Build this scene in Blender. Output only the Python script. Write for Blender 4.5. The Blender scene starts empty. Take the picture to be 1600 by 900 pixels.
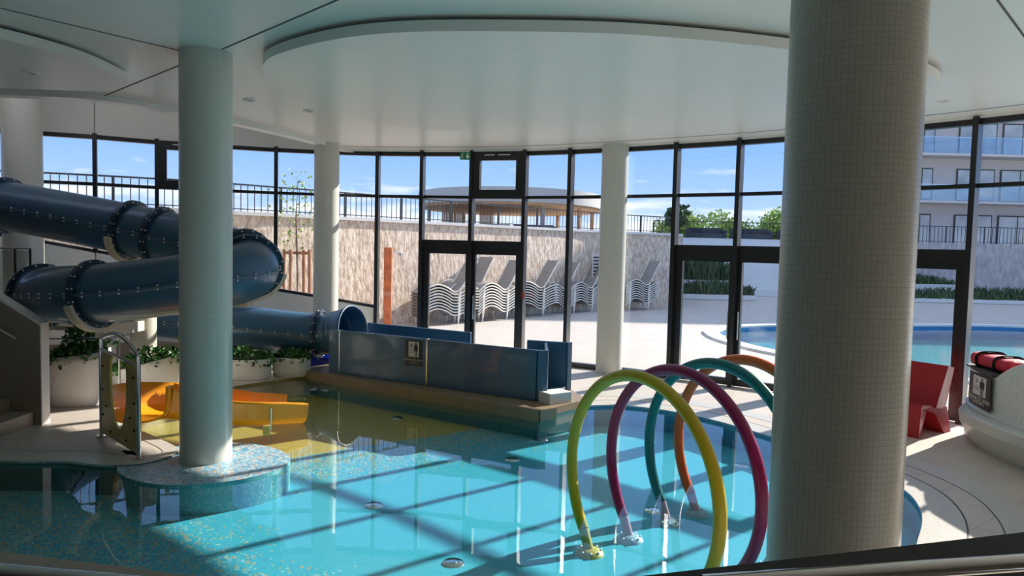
import bpy, math, random
from mathutils import Vector, Matrix
from mathutils.geometry import tessellate_polygon
random.seed(7)
S = bpy.context.scene
COL = S.collection
R = math.radians
V = Vector

# ------------------------------------------------------------------ camera
CZ, FOC, PIT, ROL = 2.4, 1130.0, math.atan(0.057), 0.0237
_F = V((0, math.cos(PIT), -math.sin(PIT))); _U = V((0, math.sin(PIT), math.cos(PIT)))
_R = math.cos(ROL) * V((1, 0, 0)) + math.sin(ROL) * _U
_D = math.sin(ROL) * V((1, 0, 0)) - math.cos(ROL) * _U
cam = bpy.data.cameras.new('camera')
cam.sensor_width = 36; cam.lens = FOC / 1600 * 36; cam.clip_start = 0.05; cam.clip_end = 1000
co = bpy.data.objects.new('camera', cam); COL.objects.link(co)
mt = Matrix((_R, -_D, -_F)).transposed().to_4x4(); mt.translation = V((0, 0, CZ))
co.matrix_world = mt
S.camera = co

# ------------------------------------------------------------------ exposure, world, sun
S.view_settings.view_transform = 'Standard'; S.view_settings.look = 'None'
S.view_settings.gamma = 1; S.view_settings.use_curve_mapping = False
S.view_settings.exposure = 0.78
cy = S.cycles
cy.max_bounces = 10; cy.diffuse_bounces = 6; cy.glossy_bounces = 5; cy.transparent_max_bounces = 24
cy.transmission_bounces = 6; cy.caustics_reflective = False; cy.caustics_refractive = False
cy.sample_clamp_indirect = 6
SUN_AZ, SUN_EL = 39.0, 25.6
W = bpy.data.worlds.new('sky'); S.world = W; W.use_nodes = True
def build_world():
    nt = W.node_tree; nt.nodes.clear(); N = nt.nodes.new; L = nt.links.new
    out = N('ShaderNodeOutputWorld'); bg = N('ShaderNodeBackground'); L(bg.outputs[0], out.inputs[0])
    tc = N('ShaderNodeTexCoord'); sx = N('ShaderNodeSeparateXYZ'); L(tc.outputs['Generated'], sx.inputs[0])
    rp = N('ShaderNodeValToRGB'); L(sx.outputs[2], rp.inputs[0])
    e = rp.color_ramp.elements
    e[0].position = 0.0; e[0].color = (0.5, 0.6, 0.76, 1)
    e[1].position = 1.0; e[1].color = (0.45, 0.55, 0.75, 1)
    for p, c in ((0.05, (0.31, 0.46, 0.75, 1)), (0.13, (0.18, 0.345, 0.70, 1)), (0.35, (0.18, 0.33, 0.66, 1))):
        k = rp.color_ramp.elements.new(p); k.color = c
    mp = N('ShaderNodeMapping'); mp.inputs['Scale'].default_value = (5, 5, 26); L(tc.outputs['Generated'], mp.inputs[0])
    nz = N('ShaderNodeTexNoise'); nz.inputs['Scale'].default_value = 1.6; nz.inputs['Detail'].default_value = 6
    L(mp.outputs[0], nz.inputs[0])
    mr = N('ShaderNodeMapRange'); mr.inputs[1].default_value = 0.0; mr.inputs[2].default_value = 0.13
    mr.inputs[3].default_value = 0.20; mr.inputs[4].default_value = -0.22; L(sx.outputs[2], mr.inputs[0])
    ad = N('ShaderNodeMath'); ad.operation = 'ADD'; L(nz.outputs[0], ad.inputs[0]); L(mr.outputs[0], ad.inputs[1])
    m2 = N('ShaderNodeMapRange'); m2.inputs[1].default_value = 0.5; m2.inputs[2].default_value = 0.66; L(ad.outputs[0], m2.inputs[0])
    mx = N('ShaderNodeMix'); mx.data_type = 'RGBA'; L(m2.outputs[0], mx.inputs[0]); L(rp.outputs[0], mx.inputs[6])
    mx.inputs[7].default_value = (0.66, 0.69, 0.76, 1)
    L(mx.outputs[2], bg.inputs[0]); bg.inputs[1].default_value = 1.0
build_world()
sl = bpy.data.lights.new('sun', 'SUN'); sl.energy = 6.0; sl.angle = R(0.6); sl.color = (1.0, 0.93, 0.83)
so = bpy.data.objects.new('sun', sl); COL.objects.link(so)
sd = V((math.cos(R(SUN_AZ)) * math.cos(R(SUN_EL)), math.sin(R(SUN_AZ)) * math.cos(R(SUN_EL)), math.sin(R(SUN_EL))))
so.rotation_euler = sd.to_track_quat('Z', 'Y').to_euler(); so.location = (10, 30, 20)

def g(px, py, z=0.0):
    d = _F + _R * ((px - 800) / FOC) + _D * ((py - 450) / FOC); t = (z - CZ) / d.z
    return V((d.x * t, d.y * t, z))
def at(px, py, Y):
    d = _F + _R * ((px - 800) / FOC) + _D * ((py - 450) / FOC); t = Y / d.y
    return V((d.x * t, Y, CZ + d.z * t))

# ------------------------------------------------------------------ mesh builder
class MB:
    def __init__(s): s.v = []; s.f = []; s.sm = []
    def add(s, vs, fs, smooth=False):
        b = len(s.v); s.v += [tuple(x) for x in vs]
        for f in fs: s.f.append(tuple(b + i for i in f)); s.sm.append(smooth)
        return s
    def box(s, c, d, rz=0.0, tilt=None):
        hx, hy, hz = d[0] / 2, d[1] / 2, d[2] / 2; m = Matrix.Rotation(rz, 3, 'Z')
        if tilt: m = m @ tilt
        vs = [V(c) + m @ V((x, y, z)) for x in (-hx, hx) for y in (-hy, hy) for z in (-hz, hz)]
        return s.add(vs, [(0, 1, 3, 2), (4, 6, 7, 5), (0, 4, 5, 1), (2, 3, 7, 6), (0, 2, 6, 4), (1, 5, 7, 3)])
    def beam(s, a, b, w, h):            # box from a to b, w across, h along the up-ish side
        a = V(a); b = V(b); t = (b - a); L = t.length; t.normalize()
        up = V((0, 0, 1)) if abs(t.z) < 0.95 else V((0, 1, 0))
        n = t.cross(up).normalized(); u = n.cross(t)
        vs = [p + n * (x * w / 2) + u * (y * h / 2) for p in (a, b) for x in (-1, 1) for y in (-1, 1)]
        return s.add(vs, [(0, 1, 3, 2), (4, 6, 7, 5), (0, 4, 5, 1), (2, 3, 7, 6), (0, 2, 6, 4), (1, 5, 7, 3)])
    def prism(s, pts, z0, z1, smooth=False):
        pts = [V((p[0], p[1], 0)) for p in pts]; n = len(pts)
        tri = tessellate_polygon([pts])
        vs = [(p.x, p.y, z0) for p in pts] + [(p.x, p.y, z1) for p in pts]
        s.add(vs, [tuple(t) for t in tri] + [tuple(i + n for i in reversed(t)) for t in tri])
        return s.add(vs, [(i, (i + 1) % n, (i + 1) % n + n, i + n) for i in range(n)], smooth)
    def wallseg(s, a, b, z0, z1, th, off=0.0, z0b=None, z1b=None):   # upright slab between two plan points
        a = V((a[0], a[1], 0)); b = V((b[0], b[1], 0)); n = (b - a).normalized(); n = V((-n.y, n.x, 0))
        z0b = z0 if z0b is None else z0b; z1b = z1 if z1b is None else z1b; vs = []
        for o in (off - th / 2, off + th / 2):
            for p, lo, hi in ((a, z0, z1), (b, z0b, z1b)):
                vs += [p + n * o + V((0, 0, lo)), p + n * o + V((0, 0, hi))]
        return s.add(vs, [(0, 1, 3, 2), (4, 6, 7, 5), (0, 4, 5, 1), (2, 3, 7, 6), (0, 2, 6, 4), (1, 5, 7, 3)])
    def cyl(s, a, b, r, r2=None, n=24, caps=True, smooth=True):
        r2 = r if r2 is None else r2; a = V(a); b = V(b); t = (b - a).normalized()
        x = t.orthogonal().normalized(); y = t.cross(x); vs = []
        for p, q in ((a, r), (b, r2)):
            vs += [p + (x * math.cos(2 * math.pi * i / n) + y * math.sin(2 * math.pi * i / n)) * q for i in range(n)]
        s.add(vs, [(i, (i + 1) % n, (i + 1) % n + n, i + n) for i in range(n)], smooth)
        if caps: s.add(vs, [tuple(range(n - 1, -1, -1)), tuple(range(n, 2 * n))])
        return s
    def sweep(s, path, prof, closed_prof=True, closed_path=False, smooth=True, up=V((0, 0, 1)), caps=True):
        """prof: list of (u, v): u across (right of travel), v up; or a function of the station index"""
        n = len(path); rings = []
        for i, p in enumerate(path):
            a = path[(i - 1) % n] if closed_path or i > 0 else path[0]
            b = path[(i + 1) % n] if closed_path or i < n - 1 else path[-1]
            t = (V(b) - V(a)).normalized(); r = t.cross(up)
            r = r.normalized() if r.length > 1e-5 else V((1, 0, 0)); u = r.cross(t)
            pf = prof(i) if callable(prof) else prof
            rings.append([V(p) + r * q[0] + u * q[1] for q in pf])
        m = len(rings[0]); vs = [q for rg in rings for q in rg]; fs = []
        for i in range(n if closed_path else n - 1):
            j = (i + 1) % n
            for k in range(m if closed_prof else m - 1):
                l = (k + 1) % m; fs.append((i * m + k, i * m + l, j * m + l, j * m + k))
        s.add(vs, fs, smooth)
        if caps and closed_prof and not closed_path:
            s.add(rings[0], [tuple(range(m - 1, -1, -1))]); s.add(rings[-1], [tuple(range(m))])
        return s
    def tube(s, path, r, n=12, closed=False, up=V((0, 0, 1)), caps=True):
        rr = r if callable(r) else (lambda i: r)
        return s.sweep(path, lambda i: [(rr(i) * math.cos(2 * math.pi * k / n), rr(i) * math.sin(2 * math.pi * k / n)) for k in range(n)],
                       True, closed, True, up, caps)
    def lathe(s, c, prof, n=32, smooth=True, sx=1.0, sy=1.0):
        c = V(c); m = len(prof); vs = []
        for i in range(n):
            a = 2 * math.pi * i / n
            vs += [c + V((p[0] * math.cos(a) * sx, p[0] * math.sin(a) * sy, p[1])) for p in prof]
        return s.add(vs, [(i * m + k, ((i + 1) % n) * m + k, ((i + 1) % n) * m + k + 1, i * m + k + 1) for i in range(n) for k in range(m - 1)], smooth)
    def ball(s, c, r, n=8, sz=1.0):
        k = max(4, n // 2 + 1)
        return s.lathe(c, [(max(1e-4, r * math.sin(math.pi * j / k)), -r * sz * math.cos(math.pi * j / k)) for j in range(k + 1)], n)
    def build(s, name, mat, parent=None, bevel=0.0, seg=2, solid=0.0, extra=()):
        n0 = len(s.f); cuts_ = []
        for mb2, mt2 in extra: s.add(mb2.v, mb2.f, True); cuts_.append((len(s.f), mt2))
        me = bpy.data.meshes.new(name); me.from_pydata(s.v, [], s.f)
        me.polygons.foreach_set('use_smooth', [bool(x) for x in s.sm][:len(me.polygons)] if len(me.polygons) == len(s.sm) else [False] * len(me.polygons))
        me.materials.append(mat)
        lo_ = n0
        for k_, (hi_, mt2) in enumerate(cuts_):
            me.materials.append(mt2)
            for q_ in range(lo_, min(hi_, len(me.polygons))): me.polygons[q_].material_index = k_ + 1
            lo_ = hi_
        me.update()
        o = bpy.data.objects.new(name, me); COL.objects.link(o)
        if parent is not None:
            o.parent = parent; o.matrix_parent_inverse = parent_inv(parent)
        if solid:
            md = o.modifiers.new('solid', 'SOLIDIFY'); md.thickness = solid; md.offset = 0
        if bevel:
            md = o.modifiers.new('bevel', 'BEVEL'); md.width = bevel; md.segments = seg; md.limit_method = 'ANGLE'; md.angle_limit = R(40)
        return o
def parent_inv(p):
    m = Matrix.Translation(p.location) @ p.rotation_euler.to_matrix().to_4x4()
    if p.parent is not None: m = Matrix.Identity(4)
    return m.inverted()
def struct(o, label=None):
    o['kind'] = 'structure'
    if label: o['label'] = label
    return o
def tag(o, label, cat, group=None, kind=None):
    o['label'] = label; o['category'] = cat
    if group: o['group'] = group
    if kind: o['kind'] = kind
    return o
def thing(name, label, cat, loc=(0, 0, 0), rz=0.0, group=None):
    o = bpy.data.objects.new(name, None); COL.objects.link(o); o.empty_display_size = 0.1
    o.location = loc; o.rotation_euler = (0, 0, rz)
    return tag(o, label, cat, group)
def copy_tree(o, loc, rz, label, group=None):
    r = o.copy(); COL.objects.link(r); r.location = loc; r.rotation_euler = (0, 0, rz); r['label'] = label
    if group: r['group'] = group
    for ch in list(o.children):
        c = ch.copy(); COL.objects.link(c); c.parent = r
        for q in list(ch.children):
            d = q.copy(); COL.objects.link(d); d.parent = c
    return r
def catmull(pts, n=10, closed=False):
    P = [V(p) for p in pts]; m = len(P); out = []
    rng = range(m if closed else m - 1)
    for i in rng:
        p0 = P[(i - 1) % m] if closed or i > 0 else P[0] * 2 - P[1]
        p1 = P[i]; p2 = P[(i + 1) % m]
        p3 = P[(i + 2) % m] if closed or i + 2 < m else P[-1] * 2 - P[-2]
        for k in range(n):
            t = k / n
            out.append(0.5 * ((2 * p1) + (p2 - p0) * t + (2 * p0 - 5 * p1 + 4 * p2 - p3) * t * t + (3 * p1 - p0 - 3 * p2 + p3) * t ** 3))
    if not closed: out.append(P[-1])
    return out
def offset(poly, d, closed=True):       # plan offset to the left of travel
    n = len(poly); out = []
    for i in range(n):
        a = poly[(i - 1) % n] if closed or i > 0 else poly[0]; b = poly[(i + 1) % n] if closed or i < n - 1 else poly[-1]
        t = V((b[0] - a[0], b[1] - a[1], 0)).normalized()
        out.append(V((poly[i][0] - t.y * d, poly[i][1] + t.x * d, 0)))
    return out

# ------------------------------------------------------------------ materials
def newmat(name):
    m = bpy.data.materials.new(name); m.use_nodes = True; nt = m.node_tree
    return m, nt, nt.nodes['Principled BSDF']
def pmat(name, col, rough=0.5, metal=0.0, noise=0.0, nscale=3.0, bump=0.0, bscale=40.0, spec=0.5, trans=0.0, coat=0.0, sss=0.0):
    m, nt, b = newmat(name); N = nt.nodes.new; L = nt.links.new
    b.inputs['Base Color'].default_value = (*col, 1); b.inputs['Roughness'].default_value = rough; b.inputs['Metallic'].default_value = metal
    b.inputs['Specular IOR Level'].default_value = spec; b.inputs['Coat Weight'].default_value = coat
    tc = N('ShaderNodeNewGeometry')
    nz = N('ShaderNodeTexNoise'); nz.inputs['Scale'].default_value = nscale; nz.inputs['Detail'].default_value = 5; L(tc.outputs['Position'], nz.inputs[0])
    mr = N('ShaderNodeMapRange'); mr.inputs[1].default_value = 0.3; mr.inputs[2].default_value = 0.7
    k = noise if noise else 0.03
    mr.inputs[3].default_value = 1 - k; mr.inputs[4].default_value = 1 + k; L(nz.outputs[0], mr.inputs[0])
    mx = N('ShaderNodeVectorMath'); mx.operation = 'SCALE'; mx.inputs[0].default_value = col; L(mr.outputs[0], mx.inputs['Scale'])
    L(mx.outputs[0], b.inputs['Base Color'])
    if bump:
        n2 = N('ShaderNodeTexNoise'); n2.inputs['Scale'].default_value = bscale; n2.inputs['Detail'].default_value = 4; L(tc.outputs['Position'], n2.inputs[0])
        bp = N('ShaderNodeBump'); bp.inputs['Strength'].default_value = bump; bp.inputs['Distance'].default_value = 0.02
        L(n2.outputs[0], bp.inputs['Height']); L(bp.outputs[0], b.inputs['Normal'])
    if sss:
        b.inputs['Subsurface Weight'].default_value = sss; b.inputs['Subsurface Radius'].default_value = (0.05, 0.02, 0.01)
    return m
def schlick(nt, f0):
    N = nt.nodes.new; L = nt.links.new
    ge = N('ShaderNodeNewGeometry'); dt = N('ShaderNodeVectorMath'); dt.operation = 'DOT_PRODUCT'
    L(ge.outputs['Incoming'], dt.inputs[0]); L(ge.outputs['Normal'], dt.inputs[1])
    ab = N('ShaderNodeMath'); ab.operation = 'ABSOLUTE'; L(dt.outputs['Value'], ab.inputs[0])
    su = N('ShaderNodeMath'); su.operation = 'SUBTRACT'; su.inputs[0].default_value = 1; L(ab.outputs[0], su.inputs[1]); su.use_clamp = True
    pw = N('ShaderNodeMath'); pw.operation = 'POWER'; L(su.outputs[0], pw.inputs[0]); pw.inputs[1].default_value = 5
    ma = N('ShaderNodeMath'); ma.operation = 'MULTIPLY_ADD'; L(pw.outputs[0], ma.inputs[0]); ma.inputs[1].default_value = 1 - f0; ma.inputs[2].default_value = f0
    return ma.outputs[0]
def glassmat(name, tint, f0=0.04, bump=None):
    m, nt, b = newmat(name); N = nt.nodes.new; L = nt.links.new; nt.nodes.remove(b)
    out = nt.nodes['Material Output']; tr = N('ShaderNodeBsdfTransparent'); tr.inputs[0].default_value = (*tint, 1)
    gl = N('ShaderNodeBsdfGlossy'); gl.inputs['Roughness'].default_value = 0.0; gl.inputs['Color'].default_value = (1, 1, 1, 1)
    mx = N('ShaderNodeMixShader'); L(schlick(nt, f0), mx.inputs[0]); L(tr.outputs[0], mx.inputs[1]); L(gl.outputs[0], mx.inputs[2]); L(mx.outputs[0], out.inputs[0])
    if bump:
        ge = N('ShaderNodeNewGeometry'); nz = N('ShaderNodeTexNoise'); nz.inputs['Scale'].default_value = bump[1]; nz.inputs['Detail'].default_value = 2
        L(ge.outputs['Position'], nz.inputs[0]); bp = N('ShaderNodeBump'); bp.inputs['Strength'].default_value = bump[0]; bp.inputs['Distance'].default_value = 0.02
        L(nz.outputs[0], bp.inputs['Height']); L(bp.outputs[0], gl.inputs['Normal'])
    return m
def tilemat(name, mode, size, ramp, grout, rough=0.3, gw=0.08, aspect=1.0, gmix=1.0, bump=0.0):
    """small square tiles; ramp = list of (pos, colour) drawn at random per tile; mode xy, side or cyl"""
    m, nt, b = newmat(name); N = nt.nodes.new; L = nt.links.new
    if mode == 'cyl':
        tc = N('ShaderNodeTexCoord'); sp = N('ShaderNodeSeparateXYZ'); L(tc.outputs['Object'], sp.inputs[0])
        a2 = N('ShaderNodeMath'); a2.operation = 'ARCTAN2'; L(sp.outputs[1], a2.inputs[0]); L(sp.outputs[0], a2.inputs[1])
        mu = N('ShaderNodeMath'); mu.operation = 'MULTIPLY'; L(a2.outputs[0], mu.inputs[0]); mu.inputs[1].default_value = 0.2865
        u, v = mu.outputs[0], sp.outputs[2]
    else:
        tc = N('ShaderNodeNewGeometry'); sp = N('ShaderNodeSeparateXYZ'); L(tc.outputs['Position'], sp.inputs[0])
        if mode == 'xy': u, v = sp.outputs[0], sp.outputs[1]
        else:
            ad = N('ShaderNodeMath'); ad.operation = 'ADD'; L(sp.outputs[0], ad.inputs[0]); L(sp.outputs[1], ad.inputs[1]); u, v = ad.outputs[0], sp.outputs[2]
    res = []
    for s_, sz in ((u, size), (v, size * aspect)):
        dv = N('ShaderNodeMath'); dv.operation = 'DIVIDE'; L(s_, dv.inputs[0]); dv.inputs[1].default_value = sz
        fl = N('ShaderNodeMath'); fl.operation = 'FLOOR'; L(dv.outputs[0], fl.inputs[0])
        fr = N('ShaderNodeMath'); fr.operation = 'FRACT'; L(dv.outputs[0], fr.inputs[0])
        lt = N('ShaderNodeMath'); lt.operation = 'LESS_THAN'; L(fr.outputs[0], lt.inputs[0]); lt.inputs[1].default_value = gw
        res.append((fl.outputs[0], lt.outputs[0]))
    cb = N('ShaderNodeCombineXYZ'); L(res[0][0], cb.inputs[0]); L(res[1][0], cb.inputs[1])
    wn = N('ShaderNodeTexWhiteNoise'); wn.noise_dimensions = '3D'; L(cb.outputs[0], wn.inputs[0])
    rp = N('ShaderNodeValToRGB'); rp.color_ramp.interpolation = 'CONSTANT' if len(ramp) > 2 else 'LINEAR'; L(wn.outputs[0], rp.inputs[0])
    el = rp.color_ramp.elements
    for i, (p, c) in enumerate(ramp):
        e = el[i] if i < 2 else el.new(p)
        e.position = p; e.color = (*c, 1)
    mg = N('ShaderNodeMath'); mg.operation = 'MAXIMUM'; L(res[0][1], mg.inputs[0]); L(res[1][1], mg.inputs[1])
    mm = N('ShaderNodeMath'); mm.operation = 'MULTIPLY'; L(mg.outputs[0], mm.inputs[0]); mm.inputs[1].default_value = gmix
    mx = N('ShaderNodeMix'); mx.data_type = 'RGBA'; L(mm.outputs[0], mx.inputs[0]); L(rp.outputs[0], mx.inputs[6]); mx.inputs[7].default_value = (*grout, 1)
    L(mx.outputs[2], b.inputs['Base Color']); b.inputs['Roughness'].default_value = rough
    if bump:
        iv = N('ShaderNodeMath'); iv.operation = 'SUBTRACT'; iv.inputs[0].default_value = 1; L(mg.outputs[0], iv.inputs[1])
        bp = N('ShaderNodeBump'); bp.inputs['Strength'].default_value = bump; bp.inputs['Distance'].default_value = 0.003
        L(iv.outputs[0], bp.inputs['Height']); L(bp.outputs[0], b.inputs['Normal'])
    return m, nt, b, rp, mx, wn

M = {}
M['ceiling'] = pmat('ceiling_paint', (0.88, 0.88, 0.85), 0.32, noise=0.01, spec=0.4)
M['wallwhite'] = pmat('white_plaster', (0.84, 0.84, 0.82), 0.8, noise=0.02)
M['alu'] = pmat('black_aluminium', (0.016, 0.016, 0.018), 0.3, spec=0.6)
M['groove'] = pmat('ceiling_joint', (0.1, 0.1, 0.1), 0.8)
M['glass'] = glassmat('window_glass', (0.985, 0.99, 0.99), 0.03)
M['railglass'] = glassmat('railing_glass', (0.85, 0.9, 0.88), 0.05)
M['hotelglass'] = glassmat('balcony_glass', (0.8, 0.89, 0.93), 0.16)
M['water'] = glassmat('pool_water', (0.86, 0.965, 0.97), 0.022, bump=(0.03, 3.0))
M['outwater'] = glassmat('outdoor_pool_water', (0.6, 0.9, 0.92), 0.03, bump=(0.35, 5.0))
M['steel'] = pmat('stainless_steel', (0.72, 0.72, 0.72), 0.16, 1.0)
M['bluegel'] = pmat('blue_gelcoat', (0.045, 0.125, 0.22), 0.36, noise=0.05, coat=0.3)
M['flange'] = pmat('dark_blue_flange', (0.02, 0.05, 0.09), 0.4)
M['seam'] = pmat('slide_seam', (0.09, 0.16, 0.23), 0.4)
M['bolt'] = pmat('zinc_bolt', (0.8, 0.82, 0.85), 0.35, 0.6)
M['cream'] = pmat('cream_painted_steel', (0.62, 0.58, 0.48), 0.5)
M['orange'] = pmat('orange_fibreglass', (0.98, 0.38, 0.015), 0.3, noise=0.04, coat=0.2)
M['yellowpanel'] = pmat('yellow_speckled_panel', (0.5, 0.4, 0.1), 0.3, noise=0.15, nscale=8)
M['planter'] = pmat('white_planter', (0.9, 0.88, 0.85), 0.45)
M['soil'] = pmat('potting_soil', (0.05, 0.035, 0.025), 0.95, noise=0.3, nscale=30)
M['leaf'] = pmat('ivy_leaf', (0.05, 0.17, 0.03), 0.45, noise=0.5, nscale=9)
M['leaf2'] = pmat('tree_leaf', (0.3, 0.42, 0.09), 0.6, noise=0.45, nscale=1.3)
M['leafdark'] = pmat('dark_grass_leaf', (0.07, 0.12, 0.05), 0.7, noise=0.4, nscale=3)
M['bark'] = pmat('bark', (0.16, 0.11, 0.08), 0.9, noise=0.2, nscale=12)
M['stake'] = pmat('brown_stake_wood', (0.32, 0.16, 0.09), 0.8, noise=0.2, nscale=9)
M['red'] = pmat('red_plastic', (0.42, 0.012, 0.02), 0.35)
M['redfabric'] = pmat('red_nylon', (0.55, 0.012, 0.03), 0.6, noise=0.12, nscale=14, bump=0.3, bscale=30)
M['black'] = pmat('black_webbing', (0.012, 0.012, 0.014), 0.7)
M['signdark'] = pmat('sign_charcoal', (0.03, 0.028, 0.03), 0.4)
M['signwhite'] = pmat('sign_white', (0.7, 0.68, 0.62), 0.5)
M['signblack'] = pmat('sign_ink', (0.01, 0.01, 0.01), 0.5)
M['exitgreen'] = pmat('exit_sign_green', (0.0, 0.22, 0.09), 0.4)
M['bluering'] = pmat('blue_vinyl', (0.01, 0.04, 0.5), 0.18, coat=0.5)
M['hy'] = pmat('yellow_pipe', (0.62, 0.45, 0.015), 0.3, noise=0.06)
M['hm'] = pmat('magenta_pipe', (0.28, 0.008, 0.085), 0.3, noise=0.06)
M['ht'] = pmat('teal_pipe', (0.0, 0.17, 0.18), 0.3, noise=0.06)
M['ho'] = pmat('orange_pipe', (0.72, 0.11, 0.015), 0.3, noise=0.06)
M['foot_y'] = pmat('yellow_foot', (0.6, 0.5, 0.15), 0.4)
M['foot_b'] = pmat('pale_blue_foot', (0.35, 0.55, 0.65), 0.4)
M['foot_p'] = pmat('pale_pink_sleeve', (0.6, 0.35, 0.42), 0.4)
M['loungerframe'] = pmat('white_lounger_frame', (0.78, 0.74, 0.66), 0.4)
M['sling'] = pmat('taupe_sling', (0.3, 0.27, 0.24), 0.8, noise=0.08)
M['graypanel'] = pmat('grey_facade', (0.42, 0.42, 0.41), 0.6)
M['timber'] = pmat('larch_timber', (0.5, 0.33, 0.19), 0.7, noise=0.2, nscale=5)
M['hotelwall'] = pmat('hotel_plaster', (0.62, 0.58, 0.56), 0.8, noise=0.03)
M['hotelwin'] = pmat('hotel_window_glass', (0.5, 0.52, 0.52), 0.1, noise=0.3, nscale=0.8, spec=1.0)  # pale mottled base colour stands in for bright reflections and curtains
M['winframe'] = pmat('dark_window_frame', (0.03, 0.03, 0.032), 0.4)
M['curtain'] = pmat('pale_curtain', (0.6, 0.6, 0.58), 0.9)
M['sofa'] = pmat('dark_outdoor_fabric', (0.05, 0.055, 0.065), 0.9)
M['rust'] = pmat('rust_orange_steel', (0.5, 0.13, 0.04), 0.6, noise=0.3, nscale=6)
M['whitestone'] = pmat('white_concrete', (0.7, 0.69, 0.67), 0.8, noise=0.03)
M['lightlens'] = pmat('downlight_lens', (0.5, 0.5, 0.5), 0.3)
M['outpool'] = pmat('outdoor_pool_shell', (0.05, 0.3, 0.33), 0.5, noise=0.05)
M['outpooledge'] = pmat('outdoor_pool_blue_rim', (0.03, 0.22, 0.5), 0.5)
M['hill'] = pmat('distant_meadow', (0.2, 0.25, 0.12), 0.9, noise=0.2, nscale=0.05)

def deckmat(name, a, b_, grout, sx_=0.6, sy_=0.6, rot=0.0, rough=0.5):
    m, nt, b = newmat(name); N = nt.nodes.new; L = nt.links.new
    ge = N('ShaderNodeNewGeometry'); mp = N('ShaderNodeMapping'); mp.inputs['Rotation'].default_value = (0, 0, rot); L(ge.outputs['Position'], mp.inputs[0])
    br = N('ShaderNodeTexBrick'); br.inputs['Scale'].default_value = 1.0; br.inputs['Brick Width'].default_value = sx_; br.inputs['Row Height'].default_value = sy_
    br.inputs['Mortar Size'].default_value = 0.0035; br.inputs['Color1'].default_value = (*a, 1); br.inputs['Color2'].default_value = (*b_, 1); br.inputs['Mortar'].default_value = (*grout, 1)
    br.inputs['Bias'].default_value = -0.2; L(mp.outputs[0], br.inputs[0])
    nz = N('ShaderNodeTexNoise'); nz.inputs['Scale'].default_value = 2.2; nz.inputs['Detail'].default_value = 6; L(ge.outputs['Position'], nz.inputs[0])
    mr = N('ShaderNodeMapRange'); mr.inputs[1].default_value = 0.3; mr.inputs[2].default_value = 0.7; mr.inputs[3].default_value = 0.94; mr.inputs[4].default_value = 1.05; L(nz.outputs[0], mr.inputs[0])
    vm = N('ShaderNodeVectorMath'); vm.operation = 'SCALE'; L(br.outputs[0], vm.inputs[0]); L(mr.outputs[0], vm.inputs['Scale'])
    L(vm.outputs[0], b.inputs['Base Color']); b.inputs['Roughness'].default_value = rough
    return m
M['deck'] = deckmat('beige_deck_tiles', (0.62, 0.55, 0.48), (0.66, 0.59, 0.52), (0.4, 0.35, 0.3), 1.2, 0.6, R(-38), 0.45)
M['outdeck'] = deckmat('outdoor_paving', (0.5, 0.44, 0.385), (0.53, 0.47, 0.41), (0.42, 0.38, 0.34), 0.8, 0.8, R(-50), 0.7)
M['brownstone'] = deckmat('brown_stone_cap', (0.05, 0.042, 0.036), (0.056, 0.047, 0.04), (0.03, 0.026, 0.022), 0.6, 2.0, 0, 0.75)
M['tanstone'] = deckmat('tan_stone', (0.42, 0.36, 0.3), (0.45, 0.385, 0.32), (0.3, 0.26, 0.22), 0.6, 2.0, 0, 0.5)
M['ledge'] = deckmat('brown_ledge_tiles', (0.3, 0.21, 0.13), (0.33, 0.24, 0.15), (0.2, 0.15, 0.1), 0.3, 0.3, R(-35), 0.4)
M['stair'] = pmat('stair_stone', (0.3, 0.24, 0.19), 0.5, noise=0.05)
M['coping'], *_ = tilemat('white_mosaic_coping', 'xy', 0.028, [(0, (0.62, 0.6, 0.55)), (1, (0.7, 0.68, 0.63))], (0.4, 0.38, 0.35), 0.35, 0.12)
M['grate'], *_ = tilemat('overflow_grate', 'xy', 0.03, [(0, (0.6, 0.59, 0.55)), (1, (0.62, 0.6, 0.56))], (0.3, 0.29, 0.28), 0.5, 0.25, aspect=40)
M['column'], *_ = tilemat('column_mosaic', 'cyl', 0.025, [(0, (0.66, 0.67, 0.6)), (1, (0.7, 0.71, 0.645))], (0.46, 0.46, 0.41), 0.28, 0.085, gmix=0.85, bump=0.25)
M['bench'], *_ = tilemat('bench_mosaic', 'side', 0.022, [(0, (0.66, 0.68, 0.62)), (1, (0.76, 0.77, 0.72))], (0.36, 0.37, 0.33), 0.3, 0.12, bump=0.5)
BO = [(0, (0.20, 0.45, 0.62)), (0.45, (0.42, 0.62, 0.72)), (0.65, (0.62, 0.68, 0.66)), (0.82, (0.08, 0.32, 0.5)), (0.9, (0.72, 0.38, 0.16))]
M['plinth'], *_ = tilemat('blue_white_orange_mosaic', 'xy', 0.028, BO, (0.35, 0.45, 0.5), 0.35, 0.1)
M['plinthside'], *_ = tilemat('blue_mosaic_side', 'side', 0.028, [(0, (0.1, 0.4, 0.45)), (0.5, (0.14, 0.48, 0.52)), (0.8, (0.3, 0.55, 0.5))], (0.1, 0.3, 0.35), 0.35, 0.1)
M['poolside'], *_ = tilemat('blue_pool_wall_mosaic', 'side', 0.028, [(0, (0.03, 0.27, 0.5)), (1, (0.05, 0.36, 0.6))], (0.12, 0.35, 0.5), 0.35, 0.1)

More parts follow.
